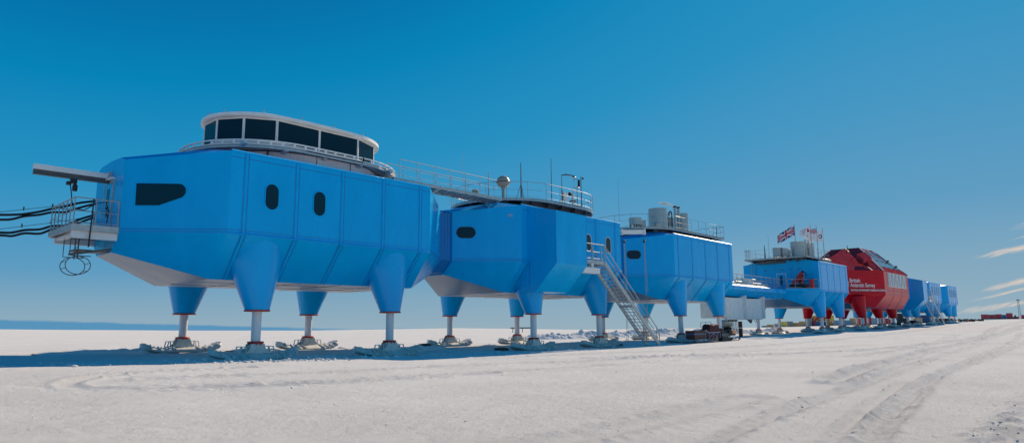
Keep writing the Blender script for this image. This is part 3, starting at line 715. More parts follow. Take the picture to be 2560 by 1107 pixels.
# window band on the side wall
b = B(); b.box(111.5, 122.1, YC-6.19, YC-6.14, 7.52, 9.62); wf = b.build('window_band', 'flagwhite', mr)
for k in range(5):
    x0 = 111.62+k*2.1; g = B(); g.prism([(x0, YC-6.22, 7.62), (x0+1.98, YC-6.22, 7.62), (x0+1.98, YC-6.22, 9.52), (x0, YC-6.22, 9.52)], (0, .03, 0)); gg = g.build('window', 'redwindow', wf)
    g = B(); g.bar((x0+.1, YC-6.23, 9.5), (x0+1.0, YC-6.23, 7.64), .05, .03, (0, 1, 0)); g.bar((x0+1.0, YC-6.23, 7.64), (x0+1.9, YC-6.23, 9.5), .05, .03, (0, 1, 0)); g.build('window_frame', 'flagwhite', gg)
g = B()
for xx in (114.3, 119.0): g.box(xx-.03, xx+.03, YC-6.165, YC-6.14, 6.3, 9.75); g.bar((xx, YC-6.16, 6.22), (xx, YC-5.01, 4.31), .06, .02, (0, -1, -1))
for zz in (6.35, 6.95): g.box(109.55, 123.65, YC-6.162, YC-6.14, zz-.015, zz+.015)
vd = Vector((7.2, -4.05, 0)).normalized(); vn = Vector((-4.05, -7.2, 0)).normalized(); O_ = Vector((102.3, YC-2.1, 0)); LL = math.hypot(7.2, 4.05)
for zz in (6.35, 6.55, 6.75, 6.95, 7.15, 9.45, 9.1): g.obox(O_+Vector((0, 0, zz)), vd, (0, 0, 1), vn, (.05, LL-.05), (-.012, .012), (-.01, .008))
g.build('panel_gaskets', 'redgasket', mr)
def text(s, size, o, u, v, name='lettering', parent=None, m='lettering', bold=0.0, xs=1.0):
    cu = bpy.data.curves.new(name, 'FONT'); cu.body = s; cu.size = size; cu.extrude = .006; cu.offset = bold; cu.resolution_u = 3
    tmp = bpy.data.objects.new('tmp', cu); C.objects.link(tmp); bpy.context.view_layer.update()
    dg = bpy.context.evaluated_depsgraph_get(); me = bpy.data.meshes.new_from_object(tmp.evaluated_get(dg))
    bpy.data.objects.remove(tmp); u = Vector(u).normalized(); v = Vector(v).normalized(); n = u.cross(v)
    off = WL[parent.name] if parent else Vector((0, 0, 0)); o = Vector(o)
    for w_ in me.vertices: p = w_.co.copy(); w_.co = o + u*p.x*xs + v*p.y + n*p.z - off
    me.materials.clear(); me.materials.append(M[m]); ob = bpy.data.objects.new(name, me); C.objects.link(ob)
    if parent: ob.parent = parent
    WL[ob.name] = off.copy(); return ob
def onwall(s, z): return O_ + vd*s + vn*.02 + Vector((0, 0, z))
text('British', .80, onwall(1.78, 8.02), vd, (0, 0, 1), parent=mr, bold=.015, xs=.94)
text('Antarctic Survey', .80, onwall(1.88, 7.36), vd, (0, 0, 1), parent=mr, bold=.015, xs=.84)
text('NATURAL ENVIRONMENT RESEARCH COUNCIL', .34, onwall(1.92, 6.78), vd, (0, 0, 1), parent=mr, bold=.012, xs=.88)
b = B(); b.tube([onwall(.85, 7.75) + vd*.72*math.cos(t) + Vector((0, 0, .72*math.sin(t))) for t in np.linspace(0, 2*PI, 30)[:-1]], .045, 6, closed=True); b.build('ring_emblem', 'lettering', mr)
for xl in (105.4, 114.2, 122.4):
    for sd in (-1, 1): leg(mr, xl, YC+sd*3.85, sd, 2.98, 'red')

# ------------------------------------------------------------------ stairs
def staircase(label, x0, z0, x1, z1, y0, y1, px0, plat_y=None, n=24):
    t = thing('staircase', label, 'stairs', ((x0+x1)/2, (y0+y1)/2, G((x0+x1)/2, (y0+y1)/2)), 'stairs beside the entrance bays')
    d = Vector((x1-x0, 0, z1-z0)); L = d.length; d.normalize()
    for y in (y0, y1):
        b = B(); b.bar((x0-.05, y, z0-.05), (x1, y, z1+.02), .06, .30)
        b.build('stringer', 'galv', t)
    b = B()
    for k in range(1, n):
        f = k/n; x = x0+(x1-x0)*f; z = z0+(z1-z0)*f
        b.box(x-.13, x+.13, y0+.03, y1-.03, z-.02, z+.02)
    b.build('treads', 'galv', t)
    b = B()
    xm, zm = x0+(x1-x0)*.5, z0+(z1-z0)*.5; b.box(xm-.1, xm+.1, y0-.02, y1+.02, zm-.15, zm+.0); b.build('cross_beam', 'galv', t)
    for y in (y0, y1):
        b = B(); u = Vector((0, 0, 1))
        p0, p1 = Vector((x0, y, z0)), Vector((x1-.35, y, z1+.32))
        b.tube([p0+u*1.1, p1+u*1.0, p1+u*1.0+Vector((.35, 0, -.35)), p1+Vector((.35, 0, -.1))], .03, 6)
        b.tube([p0+u*.55, p1+u*.5], .022, 6)
        for k in range(6): q = p0+(p1-p0)*k/5.; b.tube([q+u*-.1, q+u*1.08], .024, 6)
        b.build('handrail', 'rail', t, smooth=True)
    b = B(); b.box(px0, x0, y0, plat_y or y1+.6, z0-.02, z0+.04)
    for yy in (y0, (plat_y or y1+.6)-.06): b.box(px0, x0, yy, yy+.06, z0-.22, z0-.021)
    b.box(x0-.06, x0, y0+.06, (plat_y or y1+.6)-.06, z0-.22, z0-.021); b.build('platform', 'galv', t)
    b = B(); b.box(px0+.05, px0+1.9, y0-.1, y0+.35, z0-.86, z0-.48); b.box(px0+1.1, px0+1.35, y0, y0+.25, z0-.48, z0-.22); b.build('support_beam', 'white', t)
    railing('railing', t, [(px0+.05, y0+.03), (x0-.02, y0+.03)], z0+.04, 1.1, closed=False, step=.85, r=.028, step_pts=[(px0+.05, y0+.03), (px0+1.3, y0+.03), (x0-.35, y0+.03), (x0-.02, y0+.03)])
    return t
st = staircase('long grey metal staircase from the square entrance bay down to the snow', 37.55, 6.42, 44.3, .66, 26.15, 27.25, 34.9)
st2 = staircase('small far staircase beyond the red module, reaching the snow by thin legs', 135.4, 6.6, 144.0, 1.7, 25.6, 26.9, 133.15)
st2['label'] = 'far metal staircase beyond the red module, seen past its blue neighbour'

# hoist arm on the second module
hb = thing('hoist_arm', 'white hoist arm with two hanging rope pulleys at the corner of the second module', 'hoist', (43.2, 27.4, 9.2))
p0, p1 = Vector((42.30, 27.95, 9.12)), Vector((44.15, 26.95, 9.22))
b = B(); b.bar(p0, p1, .12, .34); b.build('arm', 'white', hb)
b = B(); dd = (p1-p0).normalized(); b.bar(p0+dd*.08, p0+dd*.16, .26, .46); b.bar(p1-dd*.12, p1+dd*.02, .26, .42); b.build('end_plates', 'white', hb)
for p in (p0+dd*.30, p1-dd*.08):
    b = B(); b.tube([p+Vector((0, 0, -.17)), p+Vector((0, 0, -.62))], .02, 6); b.lathe((p.x, p.y, p.z-.85), [(.05, 0), (.10, .05), (.10, .20), (.05, .26)], 12); pu = b.build('pulley', 'darksteel', hb)
    b = B(); b.tube([p+Vector((-.03, 0, -.85)), Vector((p.x-.10, p.y, .95))], .014, 5); b.tube([p+Vector((.04, 0, -.85)), Vector((p.x+.16, p.y-.05, 4.6))], .014, 5); b.tube([p+Vector((.0, 0, -.85)), Vector((p.x+.02, p.y-.05, .9))], .014, 5); b.build('rope', 'paleblue' if p is p0 else 'rail', pu)

# ------------------------------------------------------------------ roof equipment
def drum(name, label, x, y, z0, z1, r, legs=True, cat='tank', group='steel drums on the roof decks', lid=True):
    t = thing(name, label, cat, (x, y, z0), group)
    hl = .28 if legs else 0
    b = B(); b.lathe((x, y, 0), [(r*.96, z0+hl), (r, z0+hl+.03), (r, z1-.05), (r*1.03, z1-.05), (r*1.03, z1), (r*.9, z1+.015)], 36); b.build('shell', 'tank', t, smooth=True, angle=30)
    b = B()
    for zz in np.arange(z0+hl+.45, z1-.2, .45): b.lathe((x, y, zz), [(r*1.012, 0), (r*1.012, .03)], 36)
    if len(b.f): b.build('hoops', 'tank', t)
    if legs:
        b = B()
        for k in range(4):
            a = PI/4+k*PI/2; b.box(x+r*.8*math.cos(a)-.05, x+r*.8*math.cos(a)+.05, y+r*.8*math.sin(a)-.05, y+r*.8*math.sin(a)+.05, z0, z0+hl+.02)
        b.build('feet', 'darksteel', t)
    return t
Z = 10.42
drum('roof_tank', 'biggest steel drum on the third blue module roof', 53.15, 31.0, Z, 12.62, .84)
drum('roof_tank', 'low wide steel drum nearest the left of the third module roof', 49.3, 31.0, Z, 11.36, .55)
drum('roof_tank', 'small steel drum left of the biggest one on the third module', 50.65, 31.2, Z, 11.30, .36)
drum('roof_tank', 'small steel drum in front of the biggest one on the third module', 51.9, 30.4, Z, 11.10, .30)
drum('roof_tank', 'tall narrow steel drum right of the flues on the third module', 58.0, 31.2, Z, 12.78, .60)
drum('roof_tank', 'biggest steel drum on the fourth blue module roof, behind the flag', 87.9, 31.0, Z, 12.62, .86)
drum('roof_tank', 'raised wide steel drum at the left of the fourth module roof', 86.6, 33.1, Z, 11.92, .62)
drum('roof_tank', 'smaller steel drum second from the left on the fourth module roof', 86.6, 32.15, Z, 11.76, .42)
drum('roof_tank', 'smaller steel drum touching the biggest one on the fourth module roof', 86.9, 31.55+.35, Z, 11.6, .30)
drum('roof_tank', 'tall narrow steel drum right of the flues on the fourth module', 91.2, 30.6, Z, 12.70, .55)
def flue(label, x, y, z1):
    t = thing('flue', label, 'flue', (x, y, Z), 'twin roof flues')
    b = B(); b.lathe((x, y, 0), [(.13, Z), (.13, z1)], 16); b.build('pipe', 'tank', t, smooth=True, angle=60)
    b = B(); b.lathe((x, y, z1), [(.14, -.02), (.17, .02), (.17, .12), (.10, .15)], 16); b.build('cowl', 'black', t)
flue('left one of the twin flues on the third module, steam at its mouth', 56.35, 31.0, 13.2); flue('right one of the twin flues on the third module', 57.0, 31.0, 13.2)
flue('left one of the twin flues on the fourth module', 89.2, 30.4, 13.0); flue('right one of the twin flues on the fourth module', 89.8, 30.2, 13.0)
mv = bpy.data.materials.new('steam_vapour'); mv.use_nodes = True; nv = mv.node_tree.nodes; nv.remove(nv['Principled BSDF'])
pv = nv.new('ShaderNodeVolumePrincipled'); pv.inputs['Color'].default_value = (1, 1, 1, 1); tcv = nv.new('ShaderNodeTexCoord'); nzv = nv.new('ShaderNodeTexNoise'); nzv.inputs['Scale'].default_value = 3.2; nzv.inputs['Detail'].default_value = 4
mrv = nv.new('ShaderNodeMapRange'); mrv.inputs[1].default_value = .42; mrv.inputs[2].default_value = .7; mrv.inputs[4].default_value = 5.
mv.node_tree.links.new(tcv.outputs['Object'], nzv.inputs['Vector']); mv.node_tree.links.new(nzv.outputs['Fac'], mrv.inputs[0]); mv.node_tree.links.new(mrv.outputs[0], pv.inputs['Density']); mv.node_tree.links.new(pv.outputs[0], nv['Material Output'].inputs['Volume'])
M['steam'] = mv
b = B(); b.tube([(56.3, 31.0, 13.35), (56.1, 31.2, 13.43), (55.8, 31.5, 13.52), (55.4, 31.9, 13.58), (55.0, 32.3, 13.62)], [.06, .15, .20, .18, .05], 14); _tag(b.build('steam', 'steam', smooth=True), 'small white wisp of steam drifting left from the flues', 'steam', kind='stuff')
t = thing('gooseneck_pipe', 'hooked gooseneck vent pipe left of the twin flues', 'vent pipe', (55.5, 31, Z))
b = B(); b.tube([(55.7, 31, Z), (55.7, 31, 12.4)]+[(55.45+.25*math.cos(a), 31, 12.4+.3*math.sin(a)) for a in np.linspace(0, PI, 8)]+[(55.2, 31, 12.25)], .07, 8); b.build('pipe', 'darksteel', t, smooth=True)
b = B(); b.box(55.6, 56.9, 31.5, 32.3, Z, 12.3); b.box(54.6, 55.2, 30.6, 31.1, Z, 11.1); top(b.build('plant_cabinet', 'tank'), 'grey plant cabinet behind the twin flues of the third module', 'cabinet', 'plant cabinets')
b = B(); b.box(89.0, 90.1, 31.0, 31.8, Z, 12.3); top(b.build('plant_cabinet', 'darksteel'), 'dark plant cabinet behind the twin flues of the fourth module', 'cabinet', 'plant cabinets')
b = B(); b.box(59.3, 60.0, 31.6, 32.4, Z, 11.2); top(b.build('plant_cabinet', 'boxgrey'), 'small low pale cabinet near the square end of the third roof deck', 'cabinet', 'plant cabinets')
# second deck instruments
Zi = 10.60
t = thing('radome', 'beige ball-shaped radome on a short stem on the round deck', 'radome', (31.75, 30.2, Zi))
b = B(); b.lathe((31.75, 30.2, 11.72), [(.03, -.36), (.22, -.34), (.36, -.24), (.44, -.10), (.46, -.02), (.475, .0), (.45, .05), (.43, .16), (.34, .30), (.20, .40), (.03, .44)], 32); b.build('dome', 'radome', t, smooth=True, angle=60)
b = B(); b.lathe((31.75, 30.2, 0), [(.20, Zi), (.10, Zi+.06), (.10, 11.2), (.16, 11.36)], 16); b.build('stem', 'radome', t)
b = B(); b.lathe((31.75, 30.2, 11.70), [(.47, -.03), (.50, 0), (.47, .03)], 32); b.build('rim', 'darksteel', t)
def mast(label, x, y, z1, r=.022, extra=None, stays=False, base=Zi, group='antenna masts', m='darksteel'):
    t = thing('antenna_mast', label, 'mast', (x, y, base), group)
    b = B(); b.tube([(x, y, base), (x, y, base+(z1-base)*.5), (x, y, z1)], [r*1.3, r, r*.7], 6); b.build('pole', m, t)
    if stays:
        b = B()
        for a in (0, 2.1, 4.2): b.tube([(x, y, base+1.3), (x+.42*math.cos(a), y+.42*math.sin(a), base)], .018, 5)
        b.build('tripod', m, t)
    if extra: extra(t)
    return t
def _plate(t, x, y, z):
    b = B(); b.lathe((x, y, z), [(.03, 0), (.20, .03), (.18, .06), (.03, .08)], 14); b.build('disc', 'galv', t)
mast('short plain mast left of the radome', 30.35, 30.2, 12.15, .04, m='galv')
mast('tripod-stayed mast right of the radome', 33.55, 30.2, 13.42, .04, stays=True)
mast('tallest thin whip mast on the round deck', 37.0, 30.3, 14.35, .03)
mast('thin mast with a flat bar antenna pointing right', 38.35, 30.4, 13.35, .03, lambda t: (lambda b: (b.box(38.35, 38.95, 30.02, 30.10, 13.3, 13.36), b.bar((38.35, 30.4, 13.33), (38.95, 29.9, 13.33), .06, .07), b.build('bar_antenna', 'darksteel', t)))(B()))
mast('short mast with a flat disc on the instrument deck', 39.3, 29.7, 12.35, .03, lambda t: _plate(t, 39.3, 29.7, 12.35))
mast('pale mast with a tiny disc behind the railing', 40.1, 30.6, 13.4, .025, lambda t: _plate(t, 40.1, 30.6, 13.4), m='rail')
def _anem(t):
    x, y = 40.75, 30.4
    b = B(); b.lathe((x-.12, y+.12, 12.75), [(.08, 0), (.10, .04), (.10, .5), (.06, .55)], 10)
    b.tube([(x, y, 13.3), (x-.35, y+.35, 13.4), (x-.42, y+.42, 13.6)], .02, 5); b.lathe((x-.42, y+.42, 13.55), [(.02, 0), (.09, .05), (.08, .12), (.02, .15)], 8)
    b.lathe((x+.1, y-.1, 13.35), [(.02, 0), (.09, .05), (.08, .14), (.02, .17)], 8); b.build('anemometer', 'black', t)
mast('dark mast with cup anemometer at the right end of the round deck', 40.75, 30.4, 13.65, .035, _anem)
mast('faint thin mast at the left part of the walkway', 29.0, 31.2, 13.6, .010, m='rail')
mast('thin whip antenna above the left end of the third roof deck', 47.4, 31.4, 14.6, .009, base=Z)
mast('dark short post with a lamp on the third roof deck', 51.0, 28.75, 11.75, .035, base=Z)
mast('faint whip antenna at the left of the fourth roof', 85.0, 33.6, 13.6, .02, base=Z, m='rail')
mast('dark post with a lamp at the left of the fourth roof', 84.35, 33.9, 12.1, .06, base=Z)
mast('dark post with a lamp at the right of the third roof deck', 60.2, 28.75, 11.5, .04, base=Z)
t = thing('instrument_box', 'small white instrument box on a post on the round deck', 'instrument', (38.0, 30.0, Zi))
b = B(); b.box(37.75, 38.25, 29.75, 29.9, 11.25, 11.85); b.build('box', 'white', t)
b = B(); b.tube([(37.6, 29.8, Zi), (37.6, 29.8, 11.95)], .05, 6); b.tube([(37.75, 29.8, 11.2), (38.1, 29.8, 10.9)], .03, 6); b.build('post', 'darksteel', t)
t = thing('camera_head', 'white pedestal with a dark camera head and round tray on the deck', 'camera', (39.0, 29.9, Zi))
b = B(); b.lathe((39.0, 29.9, Zi), [(.08, 0), (.08, .75), (.11, .8), (.11, 1.2), (.07, 1.3)], 14); b.build('pedestal', 'white', t)
b = B(); b.lathe((39.0, 29.9, Zi+.70), [(.28, 0), (.28, .06), (.1, .09)], 18); b.build('tray', 'darksteel', t)
b = B(); b.lathe((38.83, 30.03, Zi+1.15), [(.04, 0), (.13, .05), (.14, .2), (.05, .28)], 12); b.build('camera', 'black', t)
b = B(); b.lathe((30.2, 31.3, Zi), [(.24, 0), (.26, .05), (.24, .5), (.10, .58)], 14); top(b.build('vent_hood', 'radome'), 'small beige vent hood where the walkway meets the round deck', 'vent')

# crane on the terrace of the fourth module
cr = thing('knuckle_crane', 'red folded knuckle crane on the terrace of the fourth module', 'crane', (84.2, 29.3, 6.46))
b = B(); b.box(83.9, 84.9, 29.0, 30.9, 6.46, 6.9); b.lathe((84.4, 29.6, 6.9), [(.32, 0), (.28, .5), (.2, .9)], 12); b.build('base', 'black', cr)
b = B(); b.bar((84.4, 30.75, 6.95), (84.4, 29.5, 8.42), .26, .30); b.build('main_boom', 'redpaint', cr)
b = B(); b.bar((84.15, 30.5, 6.8), (84.15, 29.25, 8.15), .2, .22); b.bar((84.15, 29.3, 8.1), (84.15, 29.45, 7.0), .2, .22); b.build('folding_boom', 'redpaint', cr)
b = B(); b.tube([(84.4, 29.4, 8.5), (84.4, 29.1, 8.35), (84.4, 28.95, 8.05), (84.4, 29.1, 7.9)], .06, 6); b.lathe((84.4, 29.4, 8.35), [(.1, 0), (.14, .1), (.1, .25)], 10); b.build('hook', 'black', cr)
b = B(); b.bar((84.4, 28.9, 6.7), (84.4, 30.6, 6.85), .12, .14); b.build('stabiliser', 'redpaint', cr)
b = B(); b.box(84.6, 85.2, 28.35, 28.75, 6.46, 7.45); b.box(84.55, 85.25, 28.3, 28.8, 7.45, 7.5); top(b.build('equipment_locker', 'redpaint'), 'red upright locker right of the crane on the terrace', 'locker')

# flags
def union(u, v):   # u,v in 0..1 (hoist to fly, bottom to top); 0 blue 1 white 2 red
    x, y = u*60-30, v*30-15
    if abs(x) < 3 or abs(y) < 3: return 2
    if abs(x) < 5 or abs(y) < 5: return 1
    for s in (1, -1):
        d = (y - s*x*.5)/math.hypot(1, .5)
        if abs(d) < 3: return 2 if (0 < d < 2 if s*x < 0 else -2 < d < 0) else 1
    return 0
def f2(u, v):
    if .10 < u < .30 and .30 < v < .85 and (v-.3) < .9*(u-.05)*3.3 and u < .28: return 2
    if u > .38 and (abs((v*6) % 1 - .5) < .14) and .25 < v < .85 and u < .9: return 3
    return 1
def f3(u, v):
    if u < .42 and v > .55: return union(u/.42, (v-.55)/.45)
    if (u-.72)**2*2.4+(v-.42)**2 < .018: return 4
    if u > .15 and u < .5 and abs((v*7) % 1-.5) < .13 and .15 < v < .45: return 3
    return 1
def f4(u, v):
    d = math.hypot((u-.19)*1.45, v-.48)
    if .10 < d < .185: return 0
    if u > .55 and abs((v*6) % 1-.5) < .13 and .2 < v < .75: return 3
    return 1
M['flaggrey'] = mat('flag_print_grey', (.30, .30, .42), .8); M['flaggold'] = mat('flag_print_gold', (.45, .36, .12), .8)
def flag(label, x, y, fn, w=2.5, h=1.35, droop=.30, nseg=64, ztop=14.5, gap=.22, ph=0.):
    t = thing('flagpole', label, 'flag', (x, y, Z), 'flags on the fourth module roof')
    b = B(); b.tube([(x, y, Z-.3), (x, y, 12.5), (x, y, ztop)], [.05, .042, .03], 8); b.build('pole', 'rail', t)
    b = B(); b.lathe((x, y, ztop), [(.02, 0), (.08, .04), (.09, .09), (.06, .15), (.01, .18)], 12); b.build('finial', 'white', t, smooth=True)
    g = B(); nu, nv = nseg, nseg//2; V = []
    dx, dy = -.74, .67
    for j in range(nv+1):
        for i in range(nu+1):
            u, v = i/nu, j/nv; s = u*w
            wob = .10*math.sin(u*9+ph+v*1.1)*u**.6+.04*math.sin(u*19+v*3+ph)
            sx = s*(.90-.06*u)
            V.append((x+dx*sx+.67*wob, y+dy*sx+.74*wob, ztop-gap-h*(1-v)*(1-.12*u) - droop*s*(1+.25*u) + .04*math.sin(u*7+ph)))
    F = []; mi = []
    for j in range(nv):
        for i in range(nu):
            a = j*(nu+1)+i; F.append((a, a+1, a+nu+2, a+nu+1)); mi.append(fn((i+.5)/nu, (j+.5)/nv))
    g.v = V; g.f = F; g.mi = mi
    g.build('flag_cloth', ['flagblue', 'flagwhite', 'flagred', 'flaggrey', 'flaggold'], t, smooth=True, angle=80, fix=False)
flag('flag with red, white and blue crosses at the left of the fourth module roof', 84.5, 30.0, union, w=2.75, h=1.25, droop=.36, ztop=14.5)
flag('white flag with a red emblem and grey print, second pole', 86.4, 28.72, f2, w=1.9, h=1.0, droop=.22, ph=1.2)
flag('white ensign flag with a small crossed canton and crest, third pole', 88.6, 28.72, f3, w=2.15, h=1.5, droop=.06, gap=.30, ph=2.2)
flag('white flag with a blue ring, rightmost pole', 90.9, 28.72, f4, w=2.3, h=1.45, droop=.08, gap=.30, ph=3.1)
# ------------------------------------------------------------------ grey boxes, pile, sled, snowmobile
def grey_box(label, x0, x1):
    y0, y1, z0, z1 = 31.0, 33.9, 2.80, 5.10
    t = thing('cargo_box', label, 'cargo box', ((x0+x1)/2, (y0+y1)/2, z0), 'pale boxes hung below the bridge')
    b = B(); b.box(x0, x1-.35, y0+.06, y1, z0, z1-.16); b.prism([(x1-1.1, y0+.06, z1-.16), (x1-.35, y0+.06, z1-.16), (x1-.35, y0+.06, z1+.04)], (0, y1-y0-.06, 0)); b.build('shell', 'boxgrey', t)
    b = B(); b.box(x1-.35, x1-.20, y0-.10, y1+.1, z0-.03, z1+.10); b.box(x1-.16, x1-.03, y0-.16, y1+.1, z0-.03, z1+.14); b.box(x1-.20, x1-.16, y0, y1, z0, z1); b.build('end_flange', 'white', t)
    b = B(); b.box(x0+.02, x1-.4, y0-.05, y0+.04, z0-.10, z0+.04); b.box(x0, x1-.4, y0+.1, y0+.3, z0-.16, z0-.005); b.build('bottom_rail', 'boxgrey', t)
    b = B(); b.box(x0+1.1, x0+1.16, y0+.045, y0+.059, z0+.3, z1-.5); b.box(x0+.25, x0+.9, y0+.045, y0+.058, z0+1.2, z0+1.9); b.build('hatch', 'white', t)
grey_box('pale grey box under the bridge, nearer the third module', 66.1, 70.9)
grey_box('pale grey box under the bridge, nearer the fourth module', 70.92, 75.8)
b = B(); b.prism([(71.6, 31.2, 2.79), (73.1, 31.2, 2.79), (72.7, 31.2, 2.25)], (0, .2, 0)); b.tube([(73.8+.28*math.cos(a), 31.2, 2.62+.26*math.sin(a)) for a in np.linspace(PI*.9, 2.1*PI, 9)], .03, 5)
b.box(68.3, 70.0, 31.6, 33.2, 2.45, 2.63); top(b.build('underslung_bracket', 'darksteel'), 'dark brackets and hose loop hanging below the grey boxes', 'bracket')
b = B()
for k in range(9):
    xx = 67.2+k*.24; b.tube([(xx, 31.3+.05*(k % 3), 2.62), (xx+.05*math.sin(k), 31.3, 2.1-.12*(k % 4)), (xx+.06, 31.35, 1.6-.25*(k % 3))], .022, 5)
top(b.build('hanging_hoses', 'black'), 'bundle of thin dark hoses hanging from the grey boxes', 'hoses')
gz = G(69.6, 31.2)
t = thing('steel_pile', 'rusty brown steel post under the grey boxes', 'post', (69.7, 31.2, gz))
b = B(); b.lathe((69.7, 31.2, 0), [(.21, gz-.1), (.21, 2.44)], 16); b.build('tube', 'rust', t, smooth=True, angle=60)
b = B(); b.lathe((69.7, 31.2, 1.7), [(.225, 0), (.225, .1)], 16); b.build('band', 'white', t)
gz = G(66.7, 31.6)
t = thing('tapered_support', 'pale tapered support post behind the snowmobile', 'post', (66.9, 31.8, gz))
b = B(); b.lathe((66.9, 31.8, 0), [(.25, gz), (.25, 1.9), (.42, 2.55), (.48, 2.63)], 20); b.build('column', 'paleblue', t, smooth=True, angle=50); b = B(); b.lathe((66.9, 31.8, 0), [(.36, gz-.05), (.36, gz+.12)], 20); b.build('foot', 'galv', t)

ang = math.atan2(.55, 9.6)
def LX(x, y, z, o=(49.3, 26.3)):
    return (o[0]+x*math.cos(ang)-y*math.sin(ang), o[1]+x*math.sin(ang)+y*math.cos(ang), z+G(o[0]+x, 26.5)+.01)
class BL(B):
    def box(s, x0, x1, y0, y1, z0, z1):
        s.add([LX(*p) for p in [(x0,y0,z0),(x1,y0,z0),(x1,y1,z0),(x0,y1,z0),(x0,y0,z1),(x1,y0,z1),(x1,y1,z1),(x0,y1,z1)]], [(0,3,2,1),(4,5,6,7),(0,1,5,4),(1,2,6,5),(2,3,7,6),(3,0,4,7)])
    def lt(s, pts, r, n=6): s.tube([LX(*p) for p in pts], r, n)
    def lp(s, pts, w): # side profile (x,z) extruded in y
        s.loft([[LX(x, w[0], z) for x, z in pts], [LX(x, w[1], z) for x, z in pts]])
sg_ = thing('sledge', 'low wooden sledge with thin blue side rails beside the snowmobile', 'sledge', LX(2.6, 0, 0))
for yy in (-.42, .42):
    b = BL(); b.lp([(-.3, 0), (5.2, 0), (5.5, .10), (5.62, .26), (5.56, .27), (5.44, .14), (5.15, .05), (-.3, .04)], (yy-.04, yy+.04)); b.build('runner', 'brown', sg_)
b = BL()
for xx in (.5, 1.5, 2.5, 3.5, 4.5): b.lt([(xx-.14, -.42, .04), (xx, -.38, .30), (xx, .38, .30), (xx-.14, .42, .04)], .025); b.lt([(xx+.14, -.42, .04), (xx, -.38, .30)], .02); b.lt([(xx+.14, .42, .04), (xx, .38, .30)], .02)
b.build('struts', 'rail', sg_)
b = BL()
for k in range(5): b.box(0, 5.0, -.42+k*.18, -.30+k*.18, .30, .34)
b.build('deck', 'brown', sg_)
b = BL(); b.lt([(1.9, -.46, .98), (2.6, -.47, .78), (4.9, -.47, .80), (5.1, -.45, .92)], .022)
for xx in (2.0, 2.7, 3.5, 4.4, 5.0): b.lt([(xx, -.45, .32), (xx, -.47, .80)], .018)
b.lt([(2.7, -.45, .34), (3.5, -.47, .76)], .015); b.lt([(4.4, -.45, .34), (3.5, -.47, .76)], .015); b.build('side_rail', 'paleblue', sg_)
b = BL(); b.lt([(3.2, .46, .34), (3.2, .46, 1.62), (5.3, .46, 1.66), (5.3, .46, .34)], .022); b.lt([(4.2, .46, .34), (4.2, .46, 1.64)], .02); b.build('back_frame', 'darksteel', sg_)
b = BL(); b.box(.05, 2.3, -.36, .38, .35, .66); b.box(.0, 2.35, -.38, .40, .76, .98); bx = b.build('wooden_crate', 'brown'); top(bx, 'long brown wooden crate with a blue band on the sledge', 'crate')
b = BL(); b.box(.03, 2.32, -.37, .39, .661, .759); q = b.build('blue_band', 'contblue'); q.parent = bx
b = BL(); b.lp([(2.5, .36), (5.1, .36), (5.15, 1.1), (5.0, 1.50), (4.4, 1.46), (3.9, 1.40), (3.55, 1.50), (3.25, 1.38), (3.1, 1.05), (2.45, 1.0)], (-.36, .38)); o = b.build('canvas_bundle', 'darkred', smooth=True, angle=30); top(o, 'dark red lumpy canvas bundle on the right half of the sledge', 'bundle')
bv = o.modifiers.new('bevel', 'BEVEL'); bv.width = .09; bv.segments = 3

sm = thing('snowmobile', 'black and orange snowmobile with a raised windscreen by the grey boxes', 'snowmobile', LX(7.6, .1, 0))
b = BL(); b.lp([(5.9, .28), (6.0, .06), (6.3, 0), (8.0, 0), (8.4, .14), (8.45, .28), (8.2, .36), (6.1, .38)], (-.24, .26)); b.build('track', 'black', sm, smooth=True, angle=50)
b = BL(); b.lp([(5.75, .40), (8.0, .40), (8.0, .66), (7.2, .68), (5.7, .60)], (-.30, .34)); b.build('tunnel', 'darksteel', sm)
b = BL(); b.lp([(5.9, .69), (7.2, .69), (7.45, .95), (7.25, .99), (6.9, .90), (6.0, .88)], (-.20, .24)); o = b.build('seat', 'black', sm); bv = o.modifiers.new('bevel', 'BEVEL'); bv.width = .05; bv.segments = 2
b = BL(); b.loft([[LX(x, yc*w, z) for yc, z in ((-1, .35), (-1, z1*.8), (-.6, z1), (.6, z1), (1, z1*.8), (1, .35))] for x, w, z1 in ((7.3, .34, 1.05), (7.8, .44, 1.10), (8.3, .44, .98), (8.75, .34, .76), (9.0, .20, .55))]); cw_ = b.build('cowling', 'black', sm, smooth=True, angle=30)
b = BL()
for sy in (-1, 1): b.loft([[LX(x, sy*w, z) for z in (.62, .86)] + [LX(x, sy*(w+.02), z) for z in (.86, .62)] for x, w in ((7.75, .44), (8.3, .445), (8.6, .38))])
b.build('side_panel', 'orange', cw_)
b = BL(); b.loft([[LX(x, yc*w, z) for yc, z in ((-1, .30), (-1, .46), (1, .46), (1, .30))] for x, w in ((7.2, .47), (8.4, .47), (9.05, .26))]); b.build('belly_pan', 'white', sm)
b = BL(); b.loft([[LX(7.9, -.38, 1.05), LX(8.1, 0, 1.06), LX(7.9, .38, 1.05)], [LX(7.62, -.34, 1.45), LX(7.8, 0, 1.5), LX(7.62, .34, 1.45)], [LX(7.45, -.24, 1.75), LX(7.6, 0, 1.82), LX(7.45, .24, 1.75)]], caps=False); o = b.build('windscreen', 'windshield', sm, smooth=True, fix=False); sd_ = o.modifiers.new('thick', 'SOLIDIFY'); sd_.thickness = .012
b = BL(); b.lt([(7.4, -.42, 1.28), (7.45, -.2, 1.22), (7.5, 0, 1.15), (7.45, .2, 1.22), (7.4, .42, 1.28)], .025); b.lt([(7.6, 0, .9), (7.5, 0, 1.16)], .04); b.lt([(7.3, -.44, 1.30), (7.2, -.62, 1.5)], .02); b.build('handlebar', 'black', sm)
